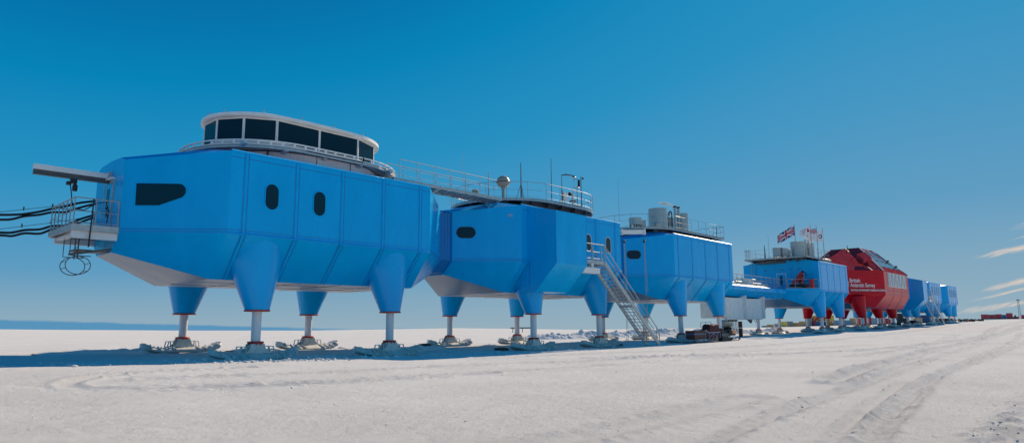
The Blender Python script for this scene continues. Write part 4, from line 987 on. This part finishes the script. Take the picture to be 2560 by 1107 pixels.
b = BL(); b.lt([(7.38, -.5+.0, 1.32), (7.34, -.6, 1.55)], .02); b.lt([(7.3+.20*math.cos(a), -.62, 1.50+.20*math.sin(a)) for a in np.linspace(0, 2*PI, 14)], .02); b.build('mirror', 'black', sm)
for yy in (-.45, .47):
    b = BL(); b.lp([(7.9, .0), (9.0, 0), (9.3, .07), (9.42, .20), (9.36, .21), (9.2, .11), (8.9, .04), (7.9, .04)], (yy-.07, yy+.07)); sk = b.build('ski', 'black', sm)
    b = BL(); b.lt([(8.5, yy, .04), (8.4, yy*.85, .45)], .03); b.build('ski_leg', 'darksteel', sk)
b = BL(); b.box(5.7, 6.5, -.34, .36, .60, .68)
b.lt([(5.7, -.33, .64), (5.72, -.30, .95), (5.72, .32, .95), (5.7, .35, .64)], .022); b.build('rear_rack', 'darksteel', sm)
b = BL(); b.box(5.75, 6.2, -.28, .3, .69, 1.12); top(b.build('storage_bin', 'brown'), 'dark brown bin strapped behind the snowmobile seat', 'bin')

# dark board and debris near the second module
def slab(label, x0, x1, y0, y1, h, m='black', name='board', cat='board'):
    g = G((x0+x1)/2, (y0+y1)/2); b = B(); b.loft([[(x0, y0, g+.02), (x0, y1, g+.02), (x0, y1, g+h), (x0, y0, g+h)], [((x0+x1)/2, y0, g+.02), ((x0+x1)/2, y1, g+.02), ((x0+x1)/2, y1, g+h*1.25), ((x0+x1)/2, y0, g+h*1.2)], [(x1, y0+.1, g-.02), (x1, y1-.1, g-.02), (x1, y1-.1, g+h*.7), (x1, y0+.1, g+h*.7)]])
    top(b.build(name, m), label, cat)
slab('black board lying on the snow beside the second module ski pad', 41.3, 43.1, 28.5, 29.1, .13)
slab('dark board half buried left of the ski pad below the entrance bay', 29.6, 30.6, 28.6, 29.0, .15)
slab('dark scrap at the end of the far left ski pad of the second module', 30.0, 30.9, 36.4, 36.8, .18)
gz = G(96, 83)
t = thing('ground_sign', 'thin dark beam standing low on the snow far behind the stairs', 'beam', (98, 83, gz)); b = B(); b.box(94.5, 101.0, 88, 88.2, gz+.75, gz+.98); b.build('beam', 'darksteel', t); b = B()
for xx in (95, 97.8, 100.5): b.box(xx, xx+.1, 88.05, 88.15, gz-.3, gz+.75)
b.build('stand', 'darksteel', t)

# ------------------------------------------------------------------ cables on the left
cabs = [([(0,6.55),(2.5,6.72),(4.2,6.9),(5.64,7.03),(6.06,7.08),(6.48,7.16),(7.05,7.34),(7.49,7.52),(8.01,7.70),(8.55,7.93),(9.3,8.12),(10.2,8.3)], 'upper pair'), ([(0,6.35),(2.5,6.5),(4.2,6.72),(5.66,6.82),(6.08,6.89),(6.49,7.06),(7.06,7.2),(7.5,7.36),(8.04,7.44),(8.57,7.71),(9.3,8.0),(10.2,8.2)], ''),
        ([(0,5.9),(2.5,6.02),(4.2,6.22),(5.71,6.27),(6.13,6.31),(6.57,6.46),(7.12,6.55),(7.55,6.74),(8.09,6.84),(8.61,7.17),(9.3,7.47),(10.2,7.7)], ''), ([(0,5.7),(2.5,5.9),(4.2,6.05),(5.72,6.15),(6.14,6.16),(6.58,6.32),(7.14,6.36),(7.57,6.6),(8.09,6.76),(8.62,7.02),(9.3,7.36),(10.2,7.6)], '')]
lab = ['uppermost thick black cable left of the balcony', 'second thick black cable from the top, left of the balcony', 'third thick black cable from the top, left of the balcony', 'lowest thick black cable left of the balcony']
def smoothpts(P, n=5):
    P = [P[0]]+P+[P[-1]]; Q = []
    for i in range(1, len(P)-2):
        for t in np.linspace(0, 1, n+1)[:-1]:
            Q.append(tuple(.5*((2*P[i][c])+(-P[i-1][c]+P[i+1][c])*t+(2*P[i-1][c]-5*P[i][c]+4*P[i+1][c]-P[i+2][c])*t*t+(-P[i-1][c]+3*P[i][c]-3*P[i+1][c]+P[i+2][c])*t**3) for c in (0, 1)))
    return Q+[P[-2]]
for (pts, _), l_ in zip(cabs, lab):
    b = B(); b.tube([(x, 35.2 if x < 9.4 else 35.2-(x-9.4)*.3, z) for x, z in smoothpts(pts)], .052, 8)
    top(b.build('power_cable', 'black', smooth=True), l_, 'cable', 'black cables strung left of the balcony')
for z0, l_ in ((6.75, 'thin messenger wire above the upper pair of cables'), (6.0, 'thin messenger wire above the lower pair of cables')):
    b = B(); b.tube([(0, 35.2, z0-.1), (5.63, 35.2, z0+.4), (7.5, 35.2, z0+.88), (9.3, 35.2, z0+1.42)], .012, 5)
    for x in (5.2, 6.45, 7.5): b.box(x-.02, x+.02, 35.15, 35.25, z0+.25+(x-5.2)*.25, z0+.42+(x-5.2)*.25)
    top(b.build('messenger_wire', 'darksteel'), l_, 'wire', 'thin wires carrying the cables')

# ------------------------------------------------------------------ snow banks (shaded heaps behind the modules) and loose lumps
def bank(label, pts, width, height, seed, n=260, m=26, name='snow_bank'):
    P = smoothpts(pts, 8); P = np.array(P); V = []; F = []
    cum = np.r_[0, np.cumsum(np.hypot(*np.diff(P, axis=0).T))]; tt = np.linspace(0, cum[-1], n)
    X = np.interp(tt, cum, P[:, 0]); Y = np.interp(tt, cum, P[:, 1])
    dx, dy = np.gradient(X), np.gradient(Y); L = np.hypot(dx, dy); nx, ny = -dy/L, dx/L
    s = np.linspace(-1, 1, m)
    GX = X[:, None]+nx[:, None]*s[None]*width; GY = Y[:, None]+ny[:, None]*s[None]*width
    endf = np.clip(np.minimum(tt, cum[-1]-tt)/3., 0, 1)[:, None]**.7
    hh = height*(1-np.abs(s)**1.8)[None]*endf*(.60+.7*fbm(GX/2.6, GY/2.6, 3, seed)+.62*np.abs(fbm(GX/.8, GY/.8, 3, seed+5))+.20*fbm(GX/.35, GY/.35, 2, seed+8))
    GZ = G0(GX, GY)+hh-.12*(np.abs(s)[None]**4)
    V = np.stack([GX, GY, GZ], -1).reshape(-1, 3)
    for i in range(n-1):
        for j in range(m-1): a = i*m+j; F.append((a, a+1, a+m+1, a+m))
    b = B(); b.v = [tuple(p) for p in V]; b.f = F; b.mi = [0]*len(F); o = b.build(name, 'snow', fix=False)
    _tag(o, label, 'snow bank', 'snow banks', 'stuff'); return o
bank('long rough bank of thrown-up snow behind the stairs and sledge', [(55, 50), (60, 46.5), (66, 45.5), (74, 45), (84, 45), (97, 46)], 2.2, .9, 3, n=520, m=30)
bank('rough snow heap behind the rusty post', [(83, 44), (92, 43), (100, 41.5), (108, 41)], 1.2, .8, 9, n=240, m=20)
bank('low line of snow clods along the left shadow edge', [(7.6, 36.4), (9.5, 36.6), (12, 36.6), (14, 37.6)], .45, .32, 14, n=160, m=14)
bank('low ridge of loose snow between the rear ski pads', [(16.5, 36.4), (18.2, 36.9), (19.6, 36.8)], .5, .28, 17, n=90, m=14)
bank('low ridge of loose snow behind the second front ski pad', [(22, 31), (26, 32), (30, 33.5)], .5, .25, 19, n=120, m=14)
bank('rough snow beside the foot of the stairs', [(44.9, 28.4), (47, 29.2), (50, 29.5)], .8, .35, 23, n=120, m=16)
bank('low bank of snow under the red module', [(98, 29), (106, 31.5), (114, 33), (124, 34)], 1.2, .55, 27, n=240, m=16)
def lumps():
    import bmesh
    V = []; F = []
    base = [Vector(v) for v in ((0,0,1),(.9,0,.4),(.28,.86,.4),(-.73,.53,.4),(-.73,-.53,.4),(.28,-.86,.4),(.73,.53,-.4),(-.28,.86,-.4),(-.9,0,-.4),(-.28,-.86,-.4),(.73,-.53,-.4),(0,0,-1))]
    fs = [(0,1,2),(0,2,3),(0,3,4),(0,4,5),(0,5,1),(1,6,2),(2,7,3),(3,8,4),(4,9,5),(5,10,1),(6,7,2),(7,8,3),(8,9,4),(9,10,5),(10,6,1),(11,7,6),(11,8,7),(11,9,8),(11,10,9),(11,6,10)]
    pts = []
    R = random.Random(5)
    for pl, hw, d, rid in TR:
        for a, c in zip(pl[:-1], pl[1:]):
            L = math.dist(a, c); n = int(L*1.3*min(1, rid/.06))
            for _ in range(min(n, 260)):
                t = R.random(); s = R.gauss(0, hw*2.4)
                pts.append((a[0]+(c[0]-a[0])*t-(c[1]-a[1])/L*s, a[1]+(c[1]-a[1])*t+(c[0]-a[0])/L*s, R.lognormvariate(-4.5, .4)))
    for _ in range(900):
        u = R.random(); D = 8*math.exp(u*2.0); az = math.radians(R.uniform(2, 84)); pts.append((D*math.cos(az), D*math.sin(az), R.lognormvariate(-4.9, .4)))
    for _ in range(900): pts.append((R.uniform(9, 30), R.uniform(.2, 1.9), R.lognormvariate(-4.5, .4)))
    for _ in range(900):   # debris thrown out in front of the first ski pads
        x = R.gauss(13.2, 3.2); pts.append((x, 27.1-abs(R.gauss(0, .8)), R.lognormvariate(-3.3, .5)))
    for _ in range(700): pts.append((R.uniform(12, 45), R.uniform(25.5, 27.6), R.lognormvariate(-3.6, .5)))
    for lx, ly in LEGS[:16]:
        for _ in range(26):
            a = R.uniform(0, 2*PI); q = R.gauss(1.12, .12); pts.append((lx+2.5*q*math.cos(a), ly+1.2*q*math.sin(a), R.lognormvariate(-3.0, .55)))
    X = np.array([p[0] for p in pts]); Y = np.array([p[1] for p in pts]); Zs = ground_z(X, Y)
    for (x, y, r), z in zip(pts, Zs):
        r = min(r, .16); k = len(V)
        sx, sy, sz = r*R.uniform(.8, 1.5), r*R.uniform(.8, 1.4), r*R.uniform(.5, .95); a = R.uniform(0, 6.28); ca, sa = math.cos(a), math.sin(a)
        for v in base:
            j = R.uniform(.75, 1.25); vx, vy = v.x*sx*j, v.y*sy*j; V.append((x+vx*ca-vy*sa, y+vx*sa+vy*ca, float(z)+v.z*sz*j+sz*.25))
        F += [(p+k, q+k, s+k) for p, q, s in fs]
    b = B(); b.v = V; b.f = F; b.mi = [0]*len(F); o = b.build('snow_lumps', 'snow', fix=False); _tag(o, 'small loose lumps of snow scattered over the packed surface', 'snow lumps', kind='stuff')
lumps()

# ------------------------------------------------------------------ ground sheet
def make_ground():
    rr = [0.0]; r = 3.0
    while r < 130: rr.append(r); r *= 1.0078
    while r < 1700: rr.append(r); r *= 1.04
    az = list(np.arange(-4, 94, .2)) + list(np.arange(94, 356, 4.0))
    R, A = np.meshgrid(np.array(rr), np.radians(az), indexing='ij')
    X = R*np.cos(A); Y = R*np.sin(A); Zg = ground_z(X.ravel(), Y.ravel())
    n, m = R.shape; V = np.stack([X.ravel(), Y.ravel(), Zg], -1)
    i = np.arange(n-1)[:, None]*m; j = np.arange(m)[None]; j2 = (j+1) % m
    F = np.stack([i+j, i+m+j, i+m+j2, i+j2], -1).reshape(-1, 4)
    me = bpy.data.meshes.new('snow_ground'); me.vertices.add(len(V)); me.vertices.foreach_set('co', V.ravel())
    me.loops.add(F.size); me.loops.foreach_set('vertex_index', F.ravel().astype(np.int32)); me.polygons.add(len(F))
    me.polygons.foreach_set('loop_start', np.arange(0, F.size, 4, dtype=np.int32)); me.polygons.foreach_set('loop_total', np.full(len(F), 4, dtype=np.int32))
    me.polygons.foreach_set('use_smooth', [True]*len(F)); me.materials.append(M['snow']); me.update(); me.validate()
    ta = me.attributes.new('track', 'FLOAT', 'POINT'); ta.data.foreach_set('value', track_mask(X.ravel(), Y.ravel()).astype(np.float32))
    o = bpy.data.objects.new('snow_ground', me); C.objects.link(o); o['kind'] = 'structure'; o['label'] = 'wind-packed snow plain with vehicle tracks'
make_ground()

# ------------------------------------------------------------------ far depot
def container(label, px, py, L, W, H, yaw, m, z=None, name='shipping_container', group='containers in the far depot', z0=0.):
    g = G(px, py)+z0; ca, sa = math.cos(yaw), math.sin(yaw)
    def T(x, y, zz): return (px+x*ca-y*sa, py+x*sa+y*ca, g+zz)
    t = thing(name, label, 'container', (px, py, g), group)
    b = B(); n = int(L/.4); P = []
    for k in range(n): x0, x1 = -L/2+L*k/n, -L/2+L*(k+1)/n; P += [(x0, 0), (x0+.12, 0), (x0+.2, .08), (x1-.08, .08)]
    P.append((L/2, 0)); out = [T(x, -W/2+d, 0.12) for x, d in P]+[T(x, W/2-d, .12) for x, d in reversed(P)]
    b.prism(out, (0, 0, H-.2)); b.build('body', m, t)
    b = B()
    b.bar(T(-L/2, 0, .05), T(L/2, 0, .05), W-.1, .06)
    for sx in (-1, 1):
        for sy in (-1, 1): p = T(sx*(L/2-.05), sy*(W/2-.02), 0); b.bar(p, (p[0], p[1], p[2]+H), .16, .16)
    for zz in (.06, H-.06):
        for sy in (-1, 1): b.bar(T(-L/2, sy*(W/2-.01), zz), T(L/2, sy*(W/2-.01), zz), .12, .12)
    b.build('frame', m, t); return t, T
def P2(az, D): return D*math.cos(math.radians(az)), D*math.sin(math.radians(az))
M['orangebox'] = mat('orange_container_paint', (.65, .28, .06), .55, var=.15)
# azimuth (deg), distance, L, W, H, material, z-offset, label
D0 = 330; yw = math.radians(108)
rows = [(22.17, 3.6, .8, 'contgrey', 'flat grey crate at the far left of the depot', 2.5), (21.84, 2.8, 1.3, 'ochre', 'low ochre container second from the left in the depot', 2.6), (21.35, 2.0, 1.6, 'contgrey', 'pale grey bin between two ochre containers in the depot', 2.6), (20.9, 3.0, 2.4, 'yellow', 'yellow square container near the left end of the depot', 2.6), (20.4, 2.6, 2.5, 'contgrey', 'grey cabin right of the yellow container in the depot', 2.6),
        (19.95, 3.2, 1.8, 'ochre', 'low ochre container right of the grey cabin', 2.6), (19.35, 4.2, 2.3, 'ochre', 'long ochre container left of the red one in the depot', 2.6), (18.79, 3.4, 2.5, 'contred', 'red container left of the blue one in the depot', 2.6), (18.33, 2.7, 2.0, 'contblue', 'dark blue container below the raised yellow one', 2.6),
        (17.35, 3.8, 1.6, 'orangebox', 'orange-brown container right under the raised yellow one', 2.6), (16.65, 7.0, 2.3, 'contgrey', 'long grey-blue container in the middle of the depot', 2.6), (15.87, 3.2, 3.0, 'ochre', 'brown slatted container right of the grey-blue one', 2.6), (15.56, 1.5, 2.9, 'contred', 'narrow red container beside the brown slatted one', 2.6), (14.95, 3.8, 3.1, 'contred', 'long dark red container behind the red module legs', 2.6), (14.5, 2.0, 2.8, 'contgrey', 'pale container right of the long red one', 2.6), (13.88, 3.4, 2.6, 'contred', 'red container right of the pale one in the depot', 2.6), (13.4, 2.4, 2.2, 'contred', 'last low red container at the right end of the depot', 2.6)]
for az_, L, H, m, lb, W in rows:
    x, y = P2(az_, D0+random.uniform(-6, 6)); container(lb, x, y, L, W, H, math.radians(az_+90-4), m)
x, y = P2(19.05, D0-2); b = B(); b.box(x-1, x+1, y-1, y+1, G(x, y), G(x, y)+3.6); b.box(x-1.2, x+1.2, y-1.2, y+1.2, G(x, y)+3.6, G(x, y)+3.8); top(b.build('cabin_tower', 'contgrey'), 'narrow grey tower cabin rising above the ochre containers', 'cabin')
x, y = P2(18.19, D0+8); tw, T = container('yellow container raised high with red letters on its side', x, y, 11.2, 2.6, 2.8, math.radians(18.19-90), 'yellow', z0=1.95)
text('WASTE', 2.5, Vector(T(-5.3, -1.42, .5)), Vector(T(1, 0, 0))-Vector(T(0, 0, 0)), (0, 0, 1), parent=tw, m='contred', bold=.08, xs=1.12)
x, y = P2(18.15, D0+8); container('dark container carrying the raised yellow one', x, y, 9.0, 2.6, 1.9, math.radians(18.15-90), 'darksteel')
b = B(); x, y = P2(8.6, 200); g = G(x, y)
for az_, D, L, H, m, lb in ((11.75, 230, 2.4, 1.6, 'ochre', 'ochre crate left of the far stairs'), (11.3, 235, 4.4, 2.4, 'contblue', 'dark blue container by the foot of the far stairs'), (10.1, 225, 4.0, 1.2, 'rust', 'low rust-brown heap-shaped container past the far stairs')):
    x, y = P2(az_, D); container(lb, x, y, L, 2.4, H, math.radians(az_+86), m)
# digger standing between the red and blue legs
x, y = P2(12.69, 150); g = G(x, y)
t = thing('excavator', 'small dark digger standing behind the red module legs', 'excavator', (x, y, g))
b = B(); b.box(x-1.1, x+1.1, y-.9, y-.5, g, g+.6); b.box(x-1.1, x+1.1, y+.5, y+.9, g, g+.6); b.build('tracks', 'black', t)
b = B(); b.box(x-.8, x+.9, y-.8, y+.8, g+.6, g+1.5); b.box(x-.6, x+.3, y-.2, y+.7, g+1.5, g+2.4); b.build('body', 'darksteel', t)
b = B(); b.tube([(x, y+.9, g+1.2), (x, y+1.4, g+3.4), (x, y+2.2, g+3.0), (x, y+2.4, g+.9)], [.16, .14, .12, .1], 8); b.build('boom', 'rail', t)
for az_, D, r, lb in ((12.03, 165, .5, 'round black drum on the snow behind the fifth module legs'),):
    x, y = P2(az_, D); g = G(x, y); b = B(); b.tube([(x, y-.8, g+r), (x, y+.8, g+r)], r, 18); top(b.build('drum', 'black', smooth=True, angle=40), lb, 'drum')
# loaded sledges at the right end
x, y = P2(8.9, 195); g = G(x, y)
for k, (az_, lb, m) in enumerate(((9.05, 'low dark sledge load, left of the two past the last module', 'darksteel'), (8.45, 'low dark sledge load with an orange patch, right of the two past the last module', 'rust'))):
    x, y = P2(az_, 192); g = G(x, y); t = thing('loaded_sledge', lb, 'sledge', (x, y, g), 'sledges past the last module')
    b = B(); dx, dy = -math.sin(math.radians(az_)), math.cos(math.radians(az_))
    for s in (-.5, .5): b.bar((x-dx*2.6+s, y-dy*2.6, g+.06), (x+dx*2.6+s, y+dy*2.6, g+.06), .12, .12)
    b.build('runner', 'black', t)
    R = random.Random(k+2)
    b = B()
    for q in range(9):
        u = -2.3+q*.55; b.bar((x+dx*u, y+dy*u, g+.15+.2), (x+dx*(u+.6), y+dy*(u+.6), g+.3+R.uniform(.1, .35)), .9, R.uniform(.25, .6))
    b.build('load', m, t)
    b = B(); b.bar((x+dx*.4-.5, y+dy*.4, g+.5), (x+dx*1.0-.5, y+dy*1.0, g+.45), .3, .25); b.build('orange_canister', 'orange', t)
# red tracked train on the right horizon
xr, yr = P2(6.85, 470)
t = thing('tracked_train', 'dark red tracked vehicle train on the right horizon', 'vehicle', (xr, yr, G(xr, yr)))
dx, dy = -math.sin(math.radians(6.85)), math.cos(math.radians(6.85)); g = G(xr, yr)+.2
def seg(u0, u1, z0, z1, m, nm, d=2.4):
    b = B(); b.bar((xr+dx*u0, yr+dy*u0, g+(z0+z1)/2), (xr+dx*u1, yr+dy*u1, g+(z0+z1)/2), d, z1-z0); return b.build(nm, m, t)
for a, c, h, m, nm in ((8.6, 5.25, 2.9, 'contred', 'wagon'), (5.2, 2.05, 2.7, 'contred', 'wagon'), (2.0, -1.15, 2.9, 'contred', 'wagon'), (-1.2, -3.05, 2.5, 'contblue', 'wagon'), (-3.1, -6.05, 3.4, 'contred', 'cab'), (-6.1, -8.8, 1.4, 'contred', 'bonnet')): seg(a, c, .45, h, m, nm)
seg(8.6, -8.8, .05, .44, 'black', 'tracks', 2.0)
# lattice mast, its base box and a person
x, y = P2(5.72, 325); g = G(x, y)
t = thing('lattice_mast', 'thin lattice mast at the right edge on the horizon', 'mast', (x, y, g))
b = B()
for sx, sy in ((-.35, -.35), (.35, -.35), (.35, .35), (-.35, .35)): b.tube([(x+sx, y+sy, g), (x+sx*.6, y+sy*.6, g+7.2)], .05, 5)
for k in range(9):
    z = g+.8*k; f = 1-.05*k
    for (a, c), (d_, e) in (((-.35, -.35), (.35, -.35)), ((.35, -.35), (.35, .35)), ((.35, .35), (-.35, .35)), ((-.35, .35), (-.35, -.35))): b.tube([(x+a*f, y+c*f, z), (x+d_*f, y+e*f, z+.75)], .03, 4)
b.build('lattice', 'rail', t); b = B(); b.box(x-.5, x+.5, y-.5, y+.5, g+7.2, g+7.5); b.build('head', 'darksteel', t)
b = B(); b.box(x-1.5, x+.2, y-2.2, y-.6, g, g+1.6); top(b.build('depot_crate', 'contred'), 'dark red crate at the foot of the lattice mast', 'crate')
x, y = P2(5.98, 330); g = G(x, y)
me = bpy.data.meshes.new('person'); vs = [(0,0,.95),(0,0,1.2),(0,0,1.45),(0,0,1.56),(0,0,1.72),(0,.11,.9),(.03,.14,.5),(-.02,.15,.06),(0,-.11,.9),(-.05,-.14,.5),(-.12,-.15,.06),(0,.2,1.42),(.04,.26,1.15),(.12,.25,.92),(0,-.2,1.42),(-.02,-.27,1.15),(.06,-.26,.92)]
me.from_pydata(vs, [(0,1),(1,2),(2,3),(3,4),(0,5),(5,6),(6,7),(0,8),(8,9),(9,10),(2,11),(11,12),(12,13),(2,14),(14,15),(15,16)], [])
po = bpy.data.objects.new('person', me); C.objects.link(po); po.location = (x, y, g); me.materials.append(M['cloth_dark'])
md = po.modifiers.new('skin', 'SKIN'); rad = [.17,.17,.17,.07,.12,.10,.08,.07,.10,.08,.07,.08,.06,.05,.08,.06,.05]
for sv, r_ in zip(me.skin_vertices[0].data, rad): sv.radius = (r_, r_)
me.skin_vertices[0].data[0].use_root = True; po.modifiers.new('sub', 'SUBSURF').levels = 1
_tag(po, 'tiny person in dark clothing walking on the snow near the lattice mast', 'person')

# ------------------------------------------------------------------ world, sun, camera
SAZ, SEL = 10., 32.
w = bpy.data.worlds.new('World'); bpy.context.scene.world = w; w.use_nodes = True
nt = w.node_tree; n = nt.nodes; l = nt.links; bg = n['Background']
sky = n.new('ShaderNodeTexSky'); sky.sky_type = 'NISHITA'; sky.sun_disc = False; sky.sun_elevation = math.radians(SEL); sky.sun_rotation = math.radians(90-SAZ)
sky.altitude = 0; sky.air_density = 1.0; sky.dust_density = .25; sky.ozone_density = 3.0
hs = n.new('ShaderNodeMix'); hs.data_type = 'RGBA'; hs.inputs['Factor'].default_value = .988
l.new(sky.outputs[0], hs.inputs['A'])
def mth(op, a, b=None, c=None):
    q = n.new('ShaderNodeMath'); q.operation = op
    for i, v in enumerate((a, b, c)):
        if v is None: continue
        if isinstance(v, (int, float)): q.inputs[i].default_value = v
        else: l.new(v, q.inputs[i])
    return q.outputs[0]
tc = n.new('ShaderNodeTexCoord'); sp = n.new('ShaderNodeSeparateXYZ'); l.new(tc.outputs['Generated'], sp.inputs[0])
azn = mth('MULTIPLY', mth('ARCTAN2', sp.outputs[1], sp.outputs[0]), 57.2958); el = mth('MULTIPLY', mth('ARCSINE', sp.outputs[2]), 57.2958)
def mrange(v, a_, b_, c_=0., d_=1.):
    q = n.new('ShaderNodeMapRange'); q.interpolation_type = 'SMOOTHSTEP'; q.inputs[1].default_value = a_; q.inputs[2].default_value = b_; q.inputs[3].default_value = c_; q.inputs[4].default_value = d_; l.new(v, q.inputs[0]); return q.outputs[0]
fzo = mth('ADD', 1.0, mth('MULTIPLY', 1.2, mth('MAXIMUM', mrange(azn, 8, 82), mrange(mth('MULTIPLY', azn, -1), 115, 178))))
eff = mth('MULTIPLY', el, fzo)
rp = n.new('ShaderNodeValToRGB'); rp.color_ramp.interpolation = 'LINEAR'; l.new(mth('DIVIDE', eff, 90.), rp.inputs['Fac'])
STOPS = [(0, (.29, .42, .51)), (4, (.22, .385, .515)), (9, (.115, .33, .53)), (16, (.060, .305, .54)), (25, (.018, .275, .53)), (40, (.000, .225, .48)), (50, (0, .175, .41)), (62, (0, .125, .33)), (75, (0, .085, .26)), (90, (0, .07, .23))]
while len(rp.color_ramp.elements) < len(STOPS): rp.color_ramp.elements.new(.5)
for e_, (p_, c_) in zip(rp.color_ramp.elements, STOPS): e_.position = p_/90.; e_.color = (*c_, 1)
sc_ = n.new('ShaderNodeVectorMath'); sc_.operation = 'SCALE'; sc_.inputs['Scale'].default_value = 10.; l.new(rp.outputs['Color'], sc_.inputs[0])
# pale blue bank of far cloud low on the left horizon
bt = n.new('ShaderNodeMapRange'); bt.inputs[1].default_value = 56; bt.inputs[2].default_value = 84; bt.inputs[3].default_value = -.1; bt.inputs[4].default_value = .92; l.new(azn, bt.inputs[0])
bn = n.new('ShaderNodeTexNoise'); bn.inputs['Scale'].default_value = 5.; bn.inputs['Detail'].default_value = 5; bc = n.new('ShaderNodeCombineXYZ'); l.new(mth('MULTIPLY', azn, .12), bc.inputs[0]); l.new(mth('MULTIPLY', el, 1.2), bc.inputs[1]); l.new(bc.outputs[0], bn.inputs['Vector'])
bd = mth('ADD', mth('SUBTRACT', bt.outputs[0], el), mth('MULTIPLY', mth('SUBTRACT', bn.outputs['Fac'], .5), .22))
bm_ = n.new('ShaderNodeMapRange'); bm_.interpolation_type = 'SMOOTHSTEP'; bm_.inputs[1].default_value = -.04; bm_.inputs[2].default_value = .14; l.new(bd, bm_.inputs[0])
bx_ = n.new('ShaderNodeMix'); bx_.data_type = 'RGBA'; l.new(mth('MULTIPLY', mth('MULTIPLY', bm_.outputs[0], mth('GREATER_THAN', azn, 50.)), .92), bx_.inputs['Factor']); l.new(sc_.outputs[0], bx_.inputs['A']); bx_.inputs['B'].default_value = (.75, 2.75, 4.9, 1)
l.new(bx_.outputs['Result'], hs.inputs['B'])
e2 = mth('ADD', el, mth('MULTIPLY', mth('SUBTRACT', azn, 5.5), .20))
cb = n.new('ShaderNodeCombineXYZ'); l.new(mth('MULTIPLY', azn, .55), cb.inputs[0]); l.new(mth('MULTIPLY', mth('ADD', e2, mth('MULTIPLY', azn, .10)), 4.2), cb.inputs[1])
cn = n.new('ShaderNodeTexNoise'); cn.inputs['Scale'].default_value = 1.6; cn.inputs['Detail'].default_value = 9; cn.inputs['Distortion'].default_value = .35; cn.inputs['Roughness'].default_value = .58; l.new(cb.outputs[0], cn.inputs['Vector'])
tot = None
for ec, wd, amp, a0, tl in ((4.95, .24, 1.0, 9.0, 0.), (2.72, .22, 1.0, 9.0, .04), (2.2, .13, .8, 9.8, .04), (1.3, .24, .8, 11., -.04), (6.4, .3, .62, 7.2, .05), (5.6, .16, .6, 7.0, .1)):
    d = mth('DIVIDE', mth('SUBTRACT', mth('ADD', e2, mth('MULTIPLY', mth('SUBTRACT', azn, 5.5), tl)), ec), wd)
    g_ = mth('EXPONENT', mth('MULTIPLY', mth('MULTIPLY', d, d), -1))
    f = n.new('ShaderNodeMapRange'); f.interpolation_type = 'SMOOTHSTEP'; f.inputs[1].default_value = a0; f.inputs[2].default_value = a0-3; l.new(azn, f.inputs[0])
    q = mth('MULTIPLY', mth('MULTIPLY', g_, f.outputs[0]), amp); tot = q if tot is None else mth('ADD', tot, q)
glow = mth('MULTIPLY', mth('MULTIPLY', mrange(azn, 3.5, -6), mrange(azn, -27, -17)), mrange(el, 17, 3))  # bright low sky added right of the view for the side panels to reflect
gate = mth('GREATER_THAN', azn, -14)
cl = mth('MULTIPLY', tot, gate); mr_ = n.new('ShaderNodeMapRange'); mr_.interpolation_type = 'SMOOTHSTEP'; mr_.inputs[1].default_value = .62; mr_.inputs[2].default_value = 1.2
l.new(mth('ADD', mth('MULTIPLY', cl, .60), mth('MULTIPLY', cn.outputs['Fac'], .95)), mr_.inputs[0])
mx = n.new('ShaderNodeMix'); mx.data_type = 'RGBA'; l.new(mth('MULTIPLY', mr_.outputs[0], mth('MINIMUM', mth('MULTIPLY', cl, 3), 1.0)), mx.inputs['Factor']); l.new(hs.outputs['Result'], mx.inputs['A']); mx.inputs['B'].default_value = (6.6, 5.9, 5.3, 1)
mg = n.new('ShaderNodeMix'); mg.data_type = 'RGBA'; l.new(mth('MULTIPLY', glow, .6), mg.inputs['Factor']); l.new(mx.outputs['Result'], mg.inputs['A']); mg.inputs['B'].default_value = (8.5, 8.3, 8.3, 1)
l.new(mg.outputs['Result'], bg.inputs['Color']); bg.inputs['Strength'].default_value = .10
sd = bpy.data.lights.new('sun', 'SUN'); sd.energy = 5.0; sd.angle = math.radians(.53); sd.color = (1, .80, .56)
so = bpy.data.objects.new('sun', sd); C.objects.link(so)
v = Vector((math.cos(math.radians(SAZ))*math.cos(math.radians(SEL)), math.sin(math.radians(SAZ))*math.cos(math.radians(SEL)), math.sin(math.radians(SEL))))
so.rotation_euler = v.to_track_quat('Z', 'Y').to_euler(); so.location = v*60
cam = bpy.data.cameras.new('camera'); co = bpy.data.objects.new('camera', cam); C.objects.link(co); bpy.context.scene.camera = co
yaw, pit, rol = .7473, .1565, -.0084
Fv = Vector((math.cos(yaw)*math.cos(pit), math.sin(yaw)*math.cos(pit), math.sin(pit))); R0 = Vector((math.sin(yaw), -math.cos(yaw), 0)); U0 = R0.cross(Fv)
R1 = R0*math.cos(rol)+U0*math.sin(rol); U1 = U0*math.cos(rol)-R0*math.sin(rol)
co.matrix_world = Matrix(((R1.x, U1.x, -Fv.x, 0), (R1.y, U1.y, -Fv.y, 0), (R1.z, U1.z, -Fv.z, 2.125), (0, 0, 0, 1)))
cam.sensor_width = 36; cam.lens = 36*1658.3/2560; cam.clip_start = .1; cam.clip_end = 6000
sc = bpy.context.scene; sc.view_settings.view_transform = 'Standard'; sc.view_settings.look = 'None'; sc.view_settings.exposure = 0; sc.view_settings.gamma = 1
sc.cycles.max_bounces = 6; sc.cycles.diffuse_bounces = 3; sc.cycles.use_denoising = True
